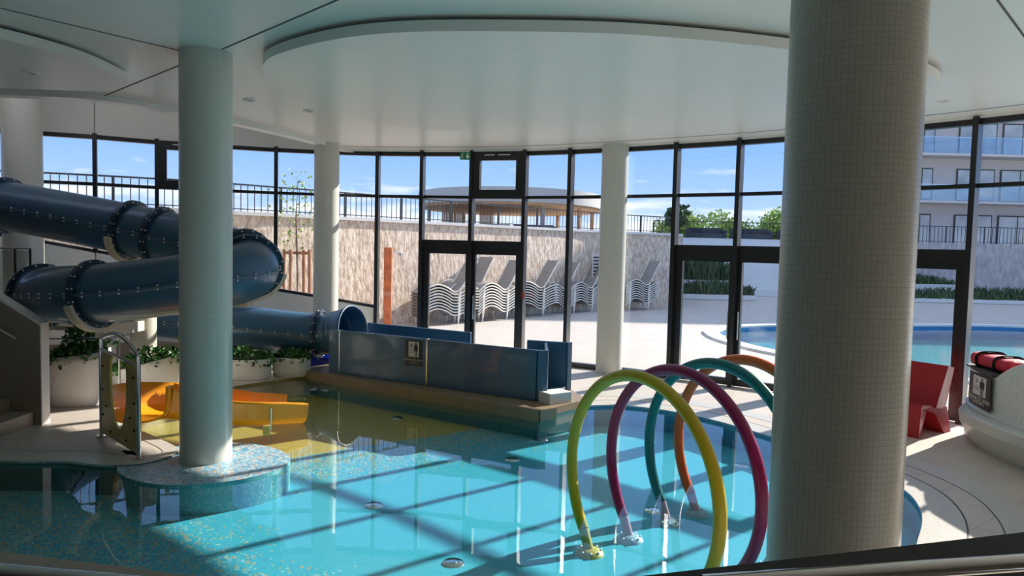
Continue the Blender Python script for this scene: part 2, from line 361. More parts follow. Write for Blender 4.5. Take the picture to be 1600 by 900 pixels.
def poolfloor():
    m, nt, b, rp, mx, wn = tilemat('pool_floor_mosaic', 'xy', 0.022,
        [(0, (0.055, 0.47, 0.63)), (1, (0.07, 0.53, 0.70))], (0.11, 0.48, 0.6), 0.4, 0.08)
    N = nt.nodes.new; L = nt.links.new
    ge = N('ShaderNodeNewGeometry'); nz = N('ShaderNodeTexNoise'); nz.inputs['Scale'].default_value = 1.3; nz.inputs['Detail'].default_value = 2; L(ge.outputs['Position'], nz.inputs[0])
    def lin(a, b_, c, nk):       # smooth mask of a*x+b*y+c plus noise
        vm = N('ShaderNodeVectorMath'); vm.operation = 'DOT_PRODUCT'; L(ge.outputs['Position'], vm.inputs[0]); vm.inputs[1].default_value = (a, b_, 0)
        m1 = N('ShaderNodeMath'); m1.operation = 'ADD'; L(vm.outputs['Value'], m1.inputs[0]); m1.inputs[1].default_value = c - 0.5 * nk
        m2 = N('ShaderNodeMath'); m2.operation = 'MULTIPLY_ADD'; L(nz.outputs[0], m2.inputs[0]); m2.inputs[1].default_value = nk; L(m1.outputs[0], m2.inputs[2])
        return m2.outputs[0]
    def rng(s_, lo, hi):
        q = N('ShaderNodeMapRange'); q.inputs[1].default_value = lo; q.inputs[2].default_value = hi; q.clamp = True; L(s_, q.inputs[0]); return q.outputs[0]
    # yellow zone beyond the line (-3.2,8.6) .. (0,11.0); speckle band in front of it; speckles again bottom left
    d1 = lin(-0.6, 0.8, -8.8, 0.15)
    lim = rng(lin(0, 1, -8.15, 0.0), -0.05, 0.05)
    def mul(a_, b_):
        q = N('ShaderNodeMath'); q.operation = 'MULTIPLY'; L(a_, q.inputs[0]); L(b_, q.inputs[1]); return q.outputs[0]
    yel = mul(rng(d1, -0.02, 0.02), lim)
    sp1 = mul(rng(d1, -1.5, -0.3), lim)
    d2 = lin(-0.70, -0.71, 2.55, 0.9)
    sp2 = rng(d2, -0.7, 1.3)
    mxs = N('ShaderNodeMath'); mxs.operation = 'MAXIMUM'; L(sp1, mxs.inputs[0]); L(sp2, mxs.inputs[1])
    sc = N('ShaderNodeMath'); sc.operation = 'MULTIPLY'; L(mxs.outputs[0], sc.inputs[0]); sc.inputs[1].default_value = 0.72
    # per tile lottery
    sepc = N('ShaderNodeSeparateColor'); L(wn.outputs['Color'], sepc.inputs[0])
    pick = N('ShaderNodeMath'); pick.operation = 'LESS_THAN'; L(sepc.outputs[1], pick.inputs[0]); L(sc.outputs[0], pick.inputs[1])
    r2 = N('ShaderNodeValToRGB'); r2.color_ramp.interpolation = 'CONSTANT'; L(sepc.outputs[2], r2.inputs[0])
    e = r2.color_ramp.elements
    e[0].position = 0; e[0].color = (0.62, 0.42, 0.22, 1); e[1].position = 0.3; e[1].color = (0.42, 0.66, 0.66, 1)
    for p, c in ((0.6, (0.10, 0.34, 0.56, 1)), (0.8, (0.35, 0.58, 0.38, 1))): k = e.new(p); k.color = c
    ma = N('ShaderNodeMix'); ma.data_type = 'RGBA'; L(pick.outputs[0], ma.inputs[0]); L(mx.outputs[2], ma.inputs[6]); L(r2.outputs[0], ma.inputs[7])
    r3 = N('ShaderNodeValToRGB'); L(wn.outputs[0], r3.inputs[0]); e = r3.color_ramp.elements
    e[0].color = (0.60, 0.42, 0.09, 1); e[1].color = (0.72, 0.52, 0.14, 1)
    mb_ = N('ShaderNodeMix'); mb_.data_type = 'RGBA'; L(yel, mb_.inputs[0]); L(ma.outputs[2], mb_.inputs[6]); L(r3.outputs[0], mb_.inputs[7])
    L(mb_.outputs[2], b.inputs['Base Color'])
    return m
M['poolfloor'] = poolfloor()
M['shadeside'], *_ = tilemat('shaded_teal_pool_wall', 'side', 0.028, [(0, (0.03, 0.16, 0.16)), (1, (0.05, 0.2, 0.2))], (0.03, 0.12, 0.12), 0.35, 0.1)  # teal darkened to paint in the shade on this pool wall
M['sandside'], *_ = tilemat('sand_pool_wall', 'side', 0.028, [(0, (0.36, 0.27, 0.1)), (1, (0.45, 0.34, 0.14))], (0.3, 0.24, 0.12), 0.35, 0.1)

def stonewall(name, a, b_, rough=0.9, strength=1.0, kx=5.0, kz=0.9):
    m, nt, b = newmat(name); N = nt.nodes.new; L = nt.links.new
    ge = N('ShaderNodeNewGeometry'); mp = N('ShaderNodeMapping'); mp.inputs['Scale'].default_value = (kx, kx, kz); L(ge.outputs['Position'], mp.inputs[0])
    nz = N('ShaderNodeTexNoise'); nz.inputs['Scale'].default_value = 1.4; nz.inputs['Detail'].default_value = 7; nz.inputs['Roughness'].default_value = 0.62; L(mp.outputs[0], nz.inputs[0])
    rp = N('ShaderNodeValToRGB'); L(nz.outputs[0], rp.inputs[0]); e = rp.color_ramp.elements
    e[0].position = 0.36; e[0].color = (*a, 1); e[1].position = 0.62; e[1].color = (*b_, 1)
    L(rp.outputs[0], b.inputs['Base Color']); b.inputs['Roughness'].default_value = rough
    bp = N('ShaderNodeBump'); bp.inputs['Strength'].default_value = strength; bp.inputs['Distance'].default_value = 0.12; L(nz.outputs[0], bp.inputs['Height']); L(bp.outputs[0], b.inputs['Normal'])
    return m
M['stone'] = stonewall('split_stone_cladding', (0.52, 0.38, 0.27), (0.97, 0.82, 0.68), kx=8.0, kz=2.8, strength=1.0)
M['stonegrey'] = stonewall('grey_stone_cladding', (0.36, 0.33, 0.32), (0.55, 0.52, 0.51), strength=0.6, kx=3, kz=1.2)

# ================================================================== STRUCTURE
# window line (plan), left to right
WL = [(-11.6, 12.1), (-10.4, 13.05), (-9.2, 13.7), (-8.12, 14.1), (-7.2, 14.65), (-6.1, 15.08), (-5.05, 15.43), (-3.98, 15.64), (-2.93, 15.68),
      (-1.95, 15.55), (-0.88, 15.35), (0.24, 15.02), (1.15, 14.62), (2.08, 14.1), (3.02, 13.49), (3.98, 12.84), (4.88, 12.12), (5.72, 11.3),
      (6.57, 10.38), (7.3, 9.45), (7.95, 8.5), (8.5, 7.5), (8.9, 6.4), (9.1, 5.2)]
ZT, ZM, ZH = 4.33, 3.42, 2.42
# indoor pool outline, counter-clockwise seen from above
pool_pts = [(-12.5, 7.55), (-8, 7.6), (-5.4, 7.56), (-4.75, 7.6), (-4.25, 7.5), (-3.85, 7.62), (-3.75, 8.1), (-4.35, 8.7), (-5.0, 9.3), (-5.15, 10.2), (-4.75, 11.5), (-3.7, 12.7)]
pool_pts2 = [(0.95, 11.15), (2.0, 10.95), (2.75, 10.4), (3.35, 9.5), (3.85, 8.4), (4.08, 7.5), (3.95, 6.8), (3.52, 6.05), (2.7, 5.0), (1.2, 4.35), (-1, 4.0), (-5, 3.9), (-12.5, 4.0)]
pa = catmull([(*p, 0) for p in pool_pts], 8); pb = catmull([(*p, 0) for p in pool_pts2], 8)
LA, LB = g(474, 587, 0.0), g(842, 652, 0.0)
LC = LB + V((0.24, 0.22, 0)); led = [V((LA.x, LA.y, 0)), V((LB.x, LB.y, 0)), V((LC.x, LC.y, 0)), V((1.2, 10.95, 0))]
pa = pa[:-6]; pb = led + pb[5:]
POOL = [(p.x, p.y) for p in pa + pb]             # clockwise
ZW, ZF = -0.035, -0.32

deck_outer = [(-13, 0.2)] + [(-13, 12)] + [(x, y) for x, y in WL] + [(9.1, 0.2)]
def slab_with_hole(name, outer, hole, z, mat):
    o = [V((x, y, z)) for x, y in outer]; h = [V((x, y, z)) for x, y in hole]
    tri = tessellate_polygon([o, h]); mb = MB(); mb.add(o + h, [tuple(t) for t in tri])
    me = mb.build(name, mat)
    # faces must look up
    up = sum(p.normal.z * p.area for p in me.data.polygons)
    if up < 0: me.data.flip_normals()
    return me
fl = slab_with_hole('floor', deck_outer, POOL, 0.0, M['deck']); struct(fl, 'beige tiled floor around the indoor pool')
# pool shell
n = len(POOL); na = len(pa)
sides = {'wall_pool_right': (MB(), M['poolside'], 'blue mosaic side of the indoor pool'), 'wall_pool_left': (MB(), M['shadeside'], 'teal mosaic side of the pool at the left, shade painted in'), 'wall_pool_shallow': (MB(), M['sandside'], 'sand coloured side of the shallow zone')}
for i in range(n):
    a_, b_ = POOL[i], POOL[(i + 1) % n]
    k_ = 'wall_pool_left' if na <= i < na + 3 else 'wall_pool_right' if i >= na else ('wall_pool_left' if a_[1] < 8.15 else 'wall_pool_shallow')
    sides[k_][0].add([(a_[0], a_[1], 0), (b_[0], b_[1], 0), (b_[0], b_[1], ZF), (a_[0], a_[1], ZF)], [(0, 1, 2, 3)])
for k_, (m_, t_, l_) in sides.items(): struct(m_.build(k_, t_), l_)
mb = MB(); pts = [V((x, y, ZF)) for x, y in POOL]; mb.add(pts, [tuple(t) for t in tessellate_polygon([pts])])
o = mb.build('floor_pool', M['poolfloor']); struct(o, 'mosaic floor of the indoor pool, cyan with a yellow zone')
if sum(p.normal.z for p in o.data.polygons) < 0: o.data.flip_normals()
mb = MB(); pts = [V((x, y, ZW)) for x, y in POOL]; mb.add(pts, [tuple(t) for t in tessellate_polygon([pts])])
o = mb.build('pool_water', M['water']); tag(o, 'clear calm water filling the indoor pool', 'water', kind='stuff')
if sum(p.normal.z for p in o.data.polygons) < 0: o.data.flip_normals()
# coping + overflow grate bands along the shore
def band(name, path, d0, d1, z, mat, label, h=0.004):
    a = offset(path, d0, False); b = offset(path, d1, False); m = len(a); mb = MB()
    mb.add([(p.x, p.y, z) for p in a] + [(p.x, p.y, z) for p in b] , [(i, i + 1, i + 1 + m, i + m) for i in range(m - 1)])
    mb.add([(p.x, p.y, z) for p in a] + [(p.x, p.y, z - h - 0.02) for p in a], [(i, i + m, i + 1 + m, i + 1) for i in range(m - 1)])
    return struct(mb.build(name, mat), label)
pbx = pb[3:]
band('trim_1', pbx, 0.0, 0.34, 0.004, M['coping'], 'white mosaic coping along the right edge of the pool')
band('trim_2', pbx, 0.345, 0.355, 0.005, M['groove'], 'dark joint beside the coping')
band('trim_3', pbx, 0.36, 0.62, 0.004, M['deck'], 'tile strip between coping and drain')
band('trim_4', pbx, 0.625, 0.633, 0.005, M['groove'], 'dark joint beside the drain')
band('trim_5', pbx, 0.635, 0.95, 0.004, M['coping'], 'pale mosaic drain strip around the pool')
band('trim_6', pa, 0.0, 0.16, 0.004, M['coping'], 'white mosaic coping along the left edge of the pool')
band('trim_7', pa[:-30], 0.36, 0.52, 0.004, M['grate'], 'overflow grate along the left edge of the pool')

# outdoors ground
OP = [(6.0, 20.6), (6.0, 19.3), (6.4, 17.6), (7.3, 15.9), (8.6, 14.4), (10.5, 13.2), (14, 12.6), (19, 13.5), (22, 17), (22, 22), (18, 25.2), (13, 24.6), (9.5, 23.9), (7.3, 22.9), (6.3, 21.7)]
OPs = [(p.x, p.y) for p in catmull([(*p, 0) for p in OP], 6, True)]
out_outer = [(-30, 10.5)] + WL + [(9.1, 0)] + [(60, 0), (60, 90), (-30, 90)]
og = slab_with_hole('ground', out_outer, OPs, -0.01, M['outdeck']); struct(og, 'pale paved terrace outside the windows')
mb = MB(); pts = [V((x, y, -0.45)) for x, y in OPs]; mb.add(pts, [tuple(t) for t in tessellate_polygon([pts])]); n = len(pts)
o = mb.build('floor_outdoor_pool', M['outpool']); struct(o)
if sum(p.normal.z for p in o.data.polygons) < 0: o.data.flip_normals()
mb = MB(); mb.add([(x, y, 0.0) for x, y in OPs] + [(x, y, -0.45) for x, y in OPs], [(i, (i + 1) % n, (i + 1) % n + n, i + n) for i in range(n)], True)
struct(mb.build('wall_outdoor_pool', M['outpooledge']))
mb = MB(); pts = [V((x, y, -0.08)) for x, y in OPs]; mb.add(pts, [tuple(t) for t in tessellate_polygon([pts])])
o = mb.build('outdoor_pool_water', M['outwater']); tag(o, 'turquoise water of the outdoor pool beyond the windows', 'water', kind='stuff')
if sum(p.normal.z for p in o.data.polygons) < 0: o.data.flip_normals()
rim = [V((x, y, 0.0)) for x, y in OPs]
mb = MB(); mb.sweep(rim, [(-0.02, -0.01), (0.42, -0.01), (0.42, 0.05), (-0.02, 0.05)], True, True, False)
struct(mb.build('trim_8', M['whitestone']), 'white rim of the outdoor pool')

# ceiling: main slab with its free edge at the left, upper ceiling behind it
edge = catmull([(-13, 10.2, 0), (-8.5, 10.35, 0), (-6.9, 10.35, 0), (-5.95, 10.55, 0), (-5.29, 11.45, 0), (-4.77, 12.36, 0), (-4.38, 13.32, 0), (-3.98, 14.5, 0), (-3.6, 15.8, 0)], 5)
right = [(x, y) for x, y in WL if x > -3.5]
cpoly = [(p.x, p.y) for p in edge] + [(x * 1.004 + 0.03, y + 0.12) for x, y in right] + [(9.5, -4), (-13, -4)]
mb = MB().prism(cpoly, 4.4, 6.3); struct(mb.build('ceiling', M['ceiling']), 'smooth white ceiling over the pool hall')
mb = MB(); e2 = offset([(p.x, p.y) for p in edge], -0.10, False); m = len(edge)
mb.sweep([V((p.x, p.y, 4.36)) for p in e2], [(-0.11, -0.03), (0.1, -0.03), (0.1, 0.09), (-0.11, 0.09)], True, False, False)
struct(mb.build('trim_9', M['ceiling']), 'raised rim along the free edge of the ceiling')
left = [(x, y) for x, y in WL if x < -3]
up = [(-13, 10.2)] + [(-13, 12)] + [(x, y + 0.1) for x, y in left] + [(-3.4, 15.9), (-4.6, 12)]
mb = MB().prism(up, 5.9, 6.25); struct(mb.build('ceiling_upper', M['ceiling']), 'higher ceiling behind the free edge')
mb = MB()
ll = [(-13, 11.4)] + left + [(-1.95, 15.55)]
for a, b in zip(ll[:-1], ll[1:]): mb.wallseg(a, b, ZT + 0.03, 6.2, 0.16, 0.0)
struct(mb.build('wall_back_upper', M['wallwhite']), 'plain grey-white wall above the left windows')
mb = MB()
rl = [(x, y) for x, y in WL if x >= -3.0]
for a, b in zip(rl[:-1], rl[1:]): mb.wallseg(a, b, ZT + 0.03, 4.45, 0.22, 0.0)
struct(mb.build('trim_10', M['ceiling']), 'white strip between ceiling and windows')
# joints in the ceiling
def joint(name, a, b):
    a = g(*a, 4.4); b = g(*b, 4.4); mb = MB().beam((a.x, a.y, 4.399), (b.x, b.y, 4.399), 0.018, 0.006); return struct(mb.build(name, M['groove']), 'thin dark joint in the ceiling')
joint('trim_11', (330, 84), (900, -160)); joint('trim_12', (160, 151), (285, 100)); joint('trim_13', (1500, -80), (1680, 165)); joint('trim_14', (-60, -2), (285, 80))
pp = offset([(x, y) for x, y in WL], -0.55, False)
mb = MB(); mb.sweep([V((p.x, p.y, 4.3985)) for p in pp[7:]], [(-0.008, -0.003), (0.008, -0.003), (0.008, 0.003), (-0.008, 0.003)], True, False, False)
struct(mb.build('trim_15', M['groove']), 'fine joint following the windows')
# hanging discs
def cloud(name, ctl, label, z=4.26):
    c = catmull([(*p, 0) for p in ctl], 10, True); pts = [(p.x, p.y) for p in c]
    o = thing(name, label, 'ceiling panel', (sum(p[0] for p in pts) / len(pts), sum(p[1] for p in pts) / len(pts), z))
    MB().prism(pts, z, z + 0.10, True).build('panel', M['ceiling'], o)
    cx, cy_ = o.location.x, o.location.y
    ins = [(cx + (x - cx) * 0.945, cy_ + (y - cy_) * 0.945) for x, y in pts]
    MB().prism(ins, z + 0.10, 4.42, True).build('gap_shade_collar', M['groove'], o)  # dark colour paints the shade in the gap above the disc
    return o
cloud('suspended_ceiling_disc', [(-2.85, 8.5), (-2.6, 7.6), (-1.9, 6.9), (-1.1, 6.5), (0, 6.37), (1.1, 6.4), (2.45, 6.72), (3.9, 7.3), (4.6, 8.0), (4.7, 9.0), (4.0, 10.3), (2.9, 11.2), (1.4, 11.9), (-0.1, 12.1), (-1.6, 11.75), (-2.5, 10.8), (-2.85, 9.7)],
      'large white kidney-shaped disc hung under the ceiling at centre')
cloud('suspended_ceiling_disc', [(-4.6, 8.2), (-4.68, 7.5), (-5.1, 6.75), (-5.9, 6.2), (-7.5, 5.8), (-9.5, 6.0), (-11, 7.2), (-10.6, 8.6), (-8.6, 9.2), (-6.6, 9.3), (-5.4, 9.35), (-4.75, 8.95)],
      'white curved disc hung under the ceiling at far left')
# downlights
DL = [((390, 156), 4.4, 'white downlight in the ceiling just right of the left column'), ((483, 173), 4.4, 'white downlight left of the big ceiling disc'),
      ((1195, 190), 4.4, 'white downlight just left of the big right column'), ((1475, 158), 4.4, 'white downlight right of the big right column'),
      ((1058, 219), 4.4, 'white downlight near the windows above the arches'), ((48, 113), 4.26, 'white downlight in the far left ceiling disc')]
for (px, py), z, lab in DL:
    p = g(px, py, z); o = thing('downlight', lab, 'light', (p.x, p.y, z - 0.016), 0, 'round downlights')
    MB().lathe((p.x, p.y, z), [(0.03, -0.004), (0.055, -0.004), (0.062, -0.014), (0.085, -0.016), (0.09, 0.0)], 28).build('trim_ring', M['ceiling'], o)
    MB().cyl((p.x, p.y, z - 0.006), (p.x, p.y, z - 0.002), 0.055).build('lens', M['lightlens'], o)

# columns
def column(name, px, y, r, label, z0=-0.33, z1=4.41, py=450):
    p = at(px, py, y); o = MB().cyl((0, 0, z0), (0, 0, z1), r, n=64).build(name, M['column']); o.location = (p.x, p.y, 0)
    tag(o, label, 'column', 'round mosaic columns'); return o
P1 = column('column', 1319, 3.06, 0.263, 'huge round column in pale mosaic, nearest the viewer', -0.02)
P2 = column('column', 322, 7.86, 0.27, 'round pale column standing on a mosaic plinth in the water')
P3 = column('column', 509, 14.75, 0.25, 'slim round white column behind the slide outlet', 0, 4.41)
P4 = column('column', 955, 14.0, 0.255, 'slim white column on the deck before the windows', 0, 4.41)
P5 = column('column', 36, 12.75, 0.31, 'round column at far left behind the blue tube', 0, 5.95, 330)

# windows bay by bay
def sill(x):
    tab = [(-13, 3.0), (-9, 2.27), (-7.6, 1.99), (-5, 1.33), (-2.93, 1.0)]
    for (a, za), (b, zb) in zip(tab[:-1], tab[1:]):
        if x <= b: return za + (zb - za) * (x - a) / (b - a)
    return 0.0
DOORS = {9: 1, 10: 2, 14: 3, 15: 4, 16: 5, 17: 6}
mbw = MB()
for i in range(len(WL) - 1):
    a, b = WL[i], WL[i + 1]; lowa = sill(a[0]) if i < 8 else 0.0; lowb = sill(b[0]) if i < 8 else 0.0
    fr = MB()
    fr.wallseg(a, b, ZT - 0.05, ZT + 0.03, 0.12)                       # head
    fr.wallseg(a, b, ZM - 0.03, ZM + 0.03, 0.12)                       # upper transom
    if i < 8: fr.wallseg(a, b, lowa, lowa + 0.06, 0.14, 0, lowb, lowb + 0.06)
    elif i not in DOORS: fr.wallseg(a, b, 0.0, 0.09, 0.14)
    if i in DOORS: fr.wallseg(a, b, ZH - 0.09, ZH + 0.09, 0.16)
    w = struct(fr.build('window_%d' % (i + 1), M['alu']), None)
    # mullion
    pr_ = WL[i - 1] if i else WL[0]; t = V((b[0] - pr_[0], b[1] - pr_[1], 0)).normalized(); nrm = V((-t.y, t.x, 0))
    wd = 0.075
    c = V((a[0], a[1], 0)) - nrm * 0.05; ang = math.atan2(t.y, t.x)
    MB().box((c.x, c.y, (lowa + ZT + 0.05) / 2), (wd, 0.2, ZT + 0.05 - lowa), ang).build('mullion', M['alu'], w)
    if i in DOORS:
        # upper lights
        MB().wallseg(a, b, ZM + 0.03, ZT - 0.05, 0.02).build('pane', M['glass'], w)
        MB().wallseg(a, b, ZH + 0.09, ZM - 0.03, 0.02).build('pane', M['glass'], w)
        d = MB(); A = V((a[0], a[1], 0)); B = V((b[0], b[1], 0)); L_ = (B - A).length; u = (B - A) / L_
        s0, s1 = 0.04, L_ - 0.04
        q = lambda s_: ((A + u * s_).x, (A + u * s_).y)
        first = i in (9, 14, 16)
        wa, wb = (0.13, 0.07) if first else (0.07, 0.13)
        d.wallseg(q(s0), q(s0 + wa), 0.02, ZH - 0.09, 0.09); d.wallseg(q(s1 - wb), q(s1), 0.02, ZH - 0.09, 0.09)
        d.wallseg(q(s0 + wa), q(s1 - wb), 0.02, 0.14, 0.085); d.wallseg(q(s0 + wa), q(s1 - wb), ZH - 0.2, ZH - 0.09, 0.085)
        dr = struct(d.build('door_%d' % DOORS[i], M['alu']), 'black framed glass door leaf')
        MB().wallseg(q(s0 + wa), q(s1 - wb), 0.14, ZH - 0.2, 0.02).build('pane', M['glass'], dr)
        hs = s1 - 0.06 if first else s0 + 0.05; hp = A + u * hs - V((-u.y, u.x, 0)) * 0.09
        MB().tube([(hp.x, hp.y, 0.85), (hp.x, hp.y, 1.35)], 0.014, 10).build('handle', M['steel'], dr)
    else:
        MB().wallseg(a, b, ZM + 0.03, ZT - 0.05, 0.02).build('pane', M['glass'], w)
        MB().wallseg(a, b, lowa + (0.06 if i < 8 else 0.09), ZM - 0.03, 0.02, 0, lowb + (0.06 if i < 8 else 0.09), ZM - 0.03).build('pane', M['glass'], w)
    if i in (4, 10):      # tilting vent window inside the top light
        A = V((a[0], a[1], 0)); B = V((b[0], b[1], 0)); L_ = (B - A).length; u = (B - A) / L_; q = lambda s_: ((A + u * s_).x, (A + u * s_).y)
        d = MB(); z0, z1 = ZM - 0.03, ZT + 0.02
        d.wallseg(q(0.02), q(0.19), z0, z1, 0.13, -0.06); d.wallseg(q(L_ - 0.19), q(L_ - 0.02), z0, z1, 0.13, -0.06)
        d.wallseg(q(0.19), q(L_ - 0.19), z0, z0 + 0.18, 0.13, -0.06); d.wallseg(q(0.19), q(L_ - 0.19), z1 - 0.17, z1, 0.13, -0.06)
        v = d.build('vent_sash', M['alu'], w)
        e = MB().wallseg(q(0.30), q(0.52), z1 - 0.075, z1 - 0.055, 0.03, -0.14); e.wallseg(q(0.60), q(0.86), z1 - 0.075, z1 - 0.055, 0.03, -0.14)
        e.build('actuator', M['steel'], w)
    if i < 8: mbw.wallseg(a, b, 0, lowa, 0.18, 0, 0, lowb)
struct(mbw.build('wall_left_low', M['wallwhite']), 'low white wall under the sloping window sill')
mb = MB()
for a, b in zip(WL[:8], WL[1:9]): mb.wallseg(a, b, 0, 0.32, 0.03, -0.11)
struct(mb.build('baseboard_left', M['stair']), 'brown stone skirting under the left windows')
# side and rear walls with window openings towards the rest of the building
struct(MB().box((-13.1, 4.0, 3.1), (0.2, 16.2, 6.3)).box((-12.3, 12.2, 3.1), (1.6, 0.2, 6.2)).build('wall_left', M['tanstone']))
mb = MB().box((9.25, 0.6, 3.1), (0.3, 9.2, 6.3)); struct(mb.build('wall_right', M['wallwhite']))
mb = MB().box((-2, -4, 3.1), (22.4, 0.2, 6.3))
struct(mb.build('wall_back', M['stair']), 'rear wall of the hall')

# gallery the viewer stands on
ZG = 0.72
mb = MB().box((-1.9, -1.9, ZG - 0.1), (22, 4.2, 0.2)); mb.box((0, 0.6, ZG - 0.1), (5.2, 1.2, 0.2)); struct(mb.build('floor_gallery', M['tanstone']), 'gallery floor')
ZP = 1.75
pc = g(638, 940, ZP); pl = g(-260, 828, ZP); pr1 = g(1900, 796, ZP)
def parapet(name, a, b, th, mat, label, side=1):
    a = V((a.x, a.y, 0)); b = V((b.x, b.y, 0))
    mb = MB(); mb.wallseg(a, b, 0.0, ZP, th, -th / 2)
    return struct(mb.build(name, mat, bevel=0.004), label)
parapet('wall_parapet_left', pl, pc, 0.07, M['tanstone'], 'tan stone parapet at the lower left')
parapet('wall_parapet_right', pc, pr1, 0.2, M['brownstone'], 'dark brown stone parapet at the lower right')

# ================================================================== MAIN THINGS
# ---- plinth around the left column
cx, cy0 = P2.location.x, P2.location.y
o = thing('column_plinth', 'round two-step mosaic plinth, blue white and orange, under the left column', 'plinth', (cx, cy0, ZF))
def kidney(k, dx, dy):
    return [(cx + dx + k * (1.0 * math.cos(a)) * (1.0 + 0.06 * math.cos(2 * a)), cy0 + dy + k * math.sin(a) * 0.92) for a in [2 * math.pi * i / 64 for i in range(64)]]
up_ = MB(); pts = kidney(0.84, 0.05, -0.12); up_.add([(x, y, -0.012) for x, y in pts], [tuple(range(64))]); up_.build('top_step', M['plinth'], o)
sd_ = MB(); sd_.add([(x, y, -0.012) for x, y in pts] + [(x, y, ZF) for x, y in pts], [(i, (i + 1) % 64, (i + 1) % 64 + 64, i + 64) for i in range(64)], True); sd_.build('step_side', M['plinthside'], o)

# ---- tube slide
TR = 0.38
ctl = [at(-140, 296, 11.9), at(-40, 312, 11.65), at(8, 321, 11.45), at(110, 340, 11.15), at(205, 359, 10.9), at(290, 378, 10.75)]
def sl(px, py, Y): return at(px, py, Y)
ctl += [sl(345, 392, 10.6), sl(380, 405, 10.35), sl(391, 416, 10.0), sl(379, 427, 9.65), sl(340, 436, 9.42), sl(270, 446, 9.35), sl(150, 459, 9.38)]
ctl += [V((-6.25, 9.82, 1.60)), V((-6.95, 10.55, 1.50)), V((-7.2, 11.45, 1.36)), V((-6.95, 12.35, 1.18)), sl(245, 499, 13.1), sl(365, 508, 13.25), sl(440, 517, 13.35), sl(500, 522, 13.38), sl(532, 520, 13.25)]
path = catmull(ctl, 8)
NP = 28
slide = thing('tube_slide', 'dark blue closed tube water slide looping down twice to the pool', 'water slide', (-5.5, 11.3, 0))
marks = [0]
def near_i(pt): return min(range(len(path)), key=lambda i: (path[i] - pt).length)
fl_idx = [near_i(ctl[2]), near_i(ctl[4]), near_i(at(250, 369, 10.8)), near_i(ctl[7]), near_i(ctl[8]), near_i(ctl[12]), near_i(V((-6.5, 10.02, 1.58))), near_i(V((-6.95, 12.35, 1.18))), near_i(at(300, 502, 13.3)), near_i(ctl[-2])]
cuts = sorted(set([0] + fl_idx + [len(path) - 1]))
def ringprof(r): return [(r * math.cos(2 * math.pi * k / NP), r * math.sin(2 * math.pi * k / NP)) for k in range(NP)]
for a, b in zip(cuts[:-1], cuts[1:]):
    seg = path[a:b + 1]
    if len(seg) < 2: continue
    mb = MB().sweep(seg, ringprof(TR), True, False, True, caps=False); s_ = mb.build('tube_section', M['bluegel'], slide, solid=0.012)
    # side seams with bolts
    for sgn in (-1, 1):
        sm = MB(); bl = MB(); line = []
        for i, p in enumerate(seg):
            t = (seg[min(i + 1, len(seg) - 1)] - seg[max(i - 1, 0)]).normalized(); r_ = t.cross(V((0, 0, 1))).normalized()
            line.append(p + r_ * sgn * (TR + 0.012))
        sm.sweep(line, [(-0.016, -0.014), (0.016, -0.014), (0.016, 0.014), (-0.016, 0.014)], True, False, False)
        acc = 0.1
        for i in range(len(line) - 1):
            d_ = (line[i + 1] - line[i]).length
            while acc < d_:
                c_ = line[i].lerp(line[i + 1], acc / d_); bl.ball(c_ + V((0, 0, 0.022)), 0.016, 6); bl.ball(c_ - V((0, 0, 0.022)), 0.016, 6); acc += 0.24
            acc -= d_
        sm.build('seam', M['seam'], s_, extra=[(bl, M['bolt'])])
for i in fl_idx:
    t = (path[min(i + 1, len(path) - 1)] - path[i - 1]).normalized(); r_ = t.cross(V((0, 0, 1))).normalized(); u_ = r_.cross(t)
    mb = MB(); ring = [path[i] + (r_ * math.cos(a) + u_ * math.sin(a)) * (TR + 0.035) for a in [2 * math.pi * k / 40 for k in range(40)]]
    m_ = len(ring); vs = []
    for k in range(40):
        a = 2 * math.pi * k / 40; dr = r_ * math.cos(a) + u_ * math.sin(a)
        for rr, tt in ((TR - 0.005, -0.03), (TR + 0.065, -0.03), (TR + 0.065, 0.03), (TR - 0.005, 0.03)): vs.append(path[i] + dr * rr + t * tt)
    mb.add(vs, [(k * 4 + j, k * 4 + (j + 1) % 4, ((k + 1) % 40) * 4 + (j + 1) % 4, ((k + 1) % 40) * 4 + j) for k in range(40) for j in range(4)])
    bl = MB()
    for k in range(16):
        a = 2 * math.pi * (k + 0.5) / 16; dr = r_ * math.cos(a) + u_ * math.sin(a)
        for sg in (-1, 1): bl.ball(path[i] + dr * (TR + 0.04) + t * sg * 0.036, 0.014, 6)
        bl.ball(path[i] + dr * (TR + 0.068), 0.012, 6)
    mb.build('flange', M['flange'], slide, extra=[(bl, M['bolt'])])
# outlet mouth: flared collar
po, to = path[-1], (path[-1] - path[-3]).normalized()
mb = MB(); pth = [po - to * 0.1 + to * (0.055 * k) for k in range(8)]
mb.sweep(pth, lambda i: ringprof(TR + 0.015 + 0.085 * (i / 7) ** 1.6), True, False, True, caps=False); mb.build('outlet_collar', M['bluegel'], slide, solid=0.03)

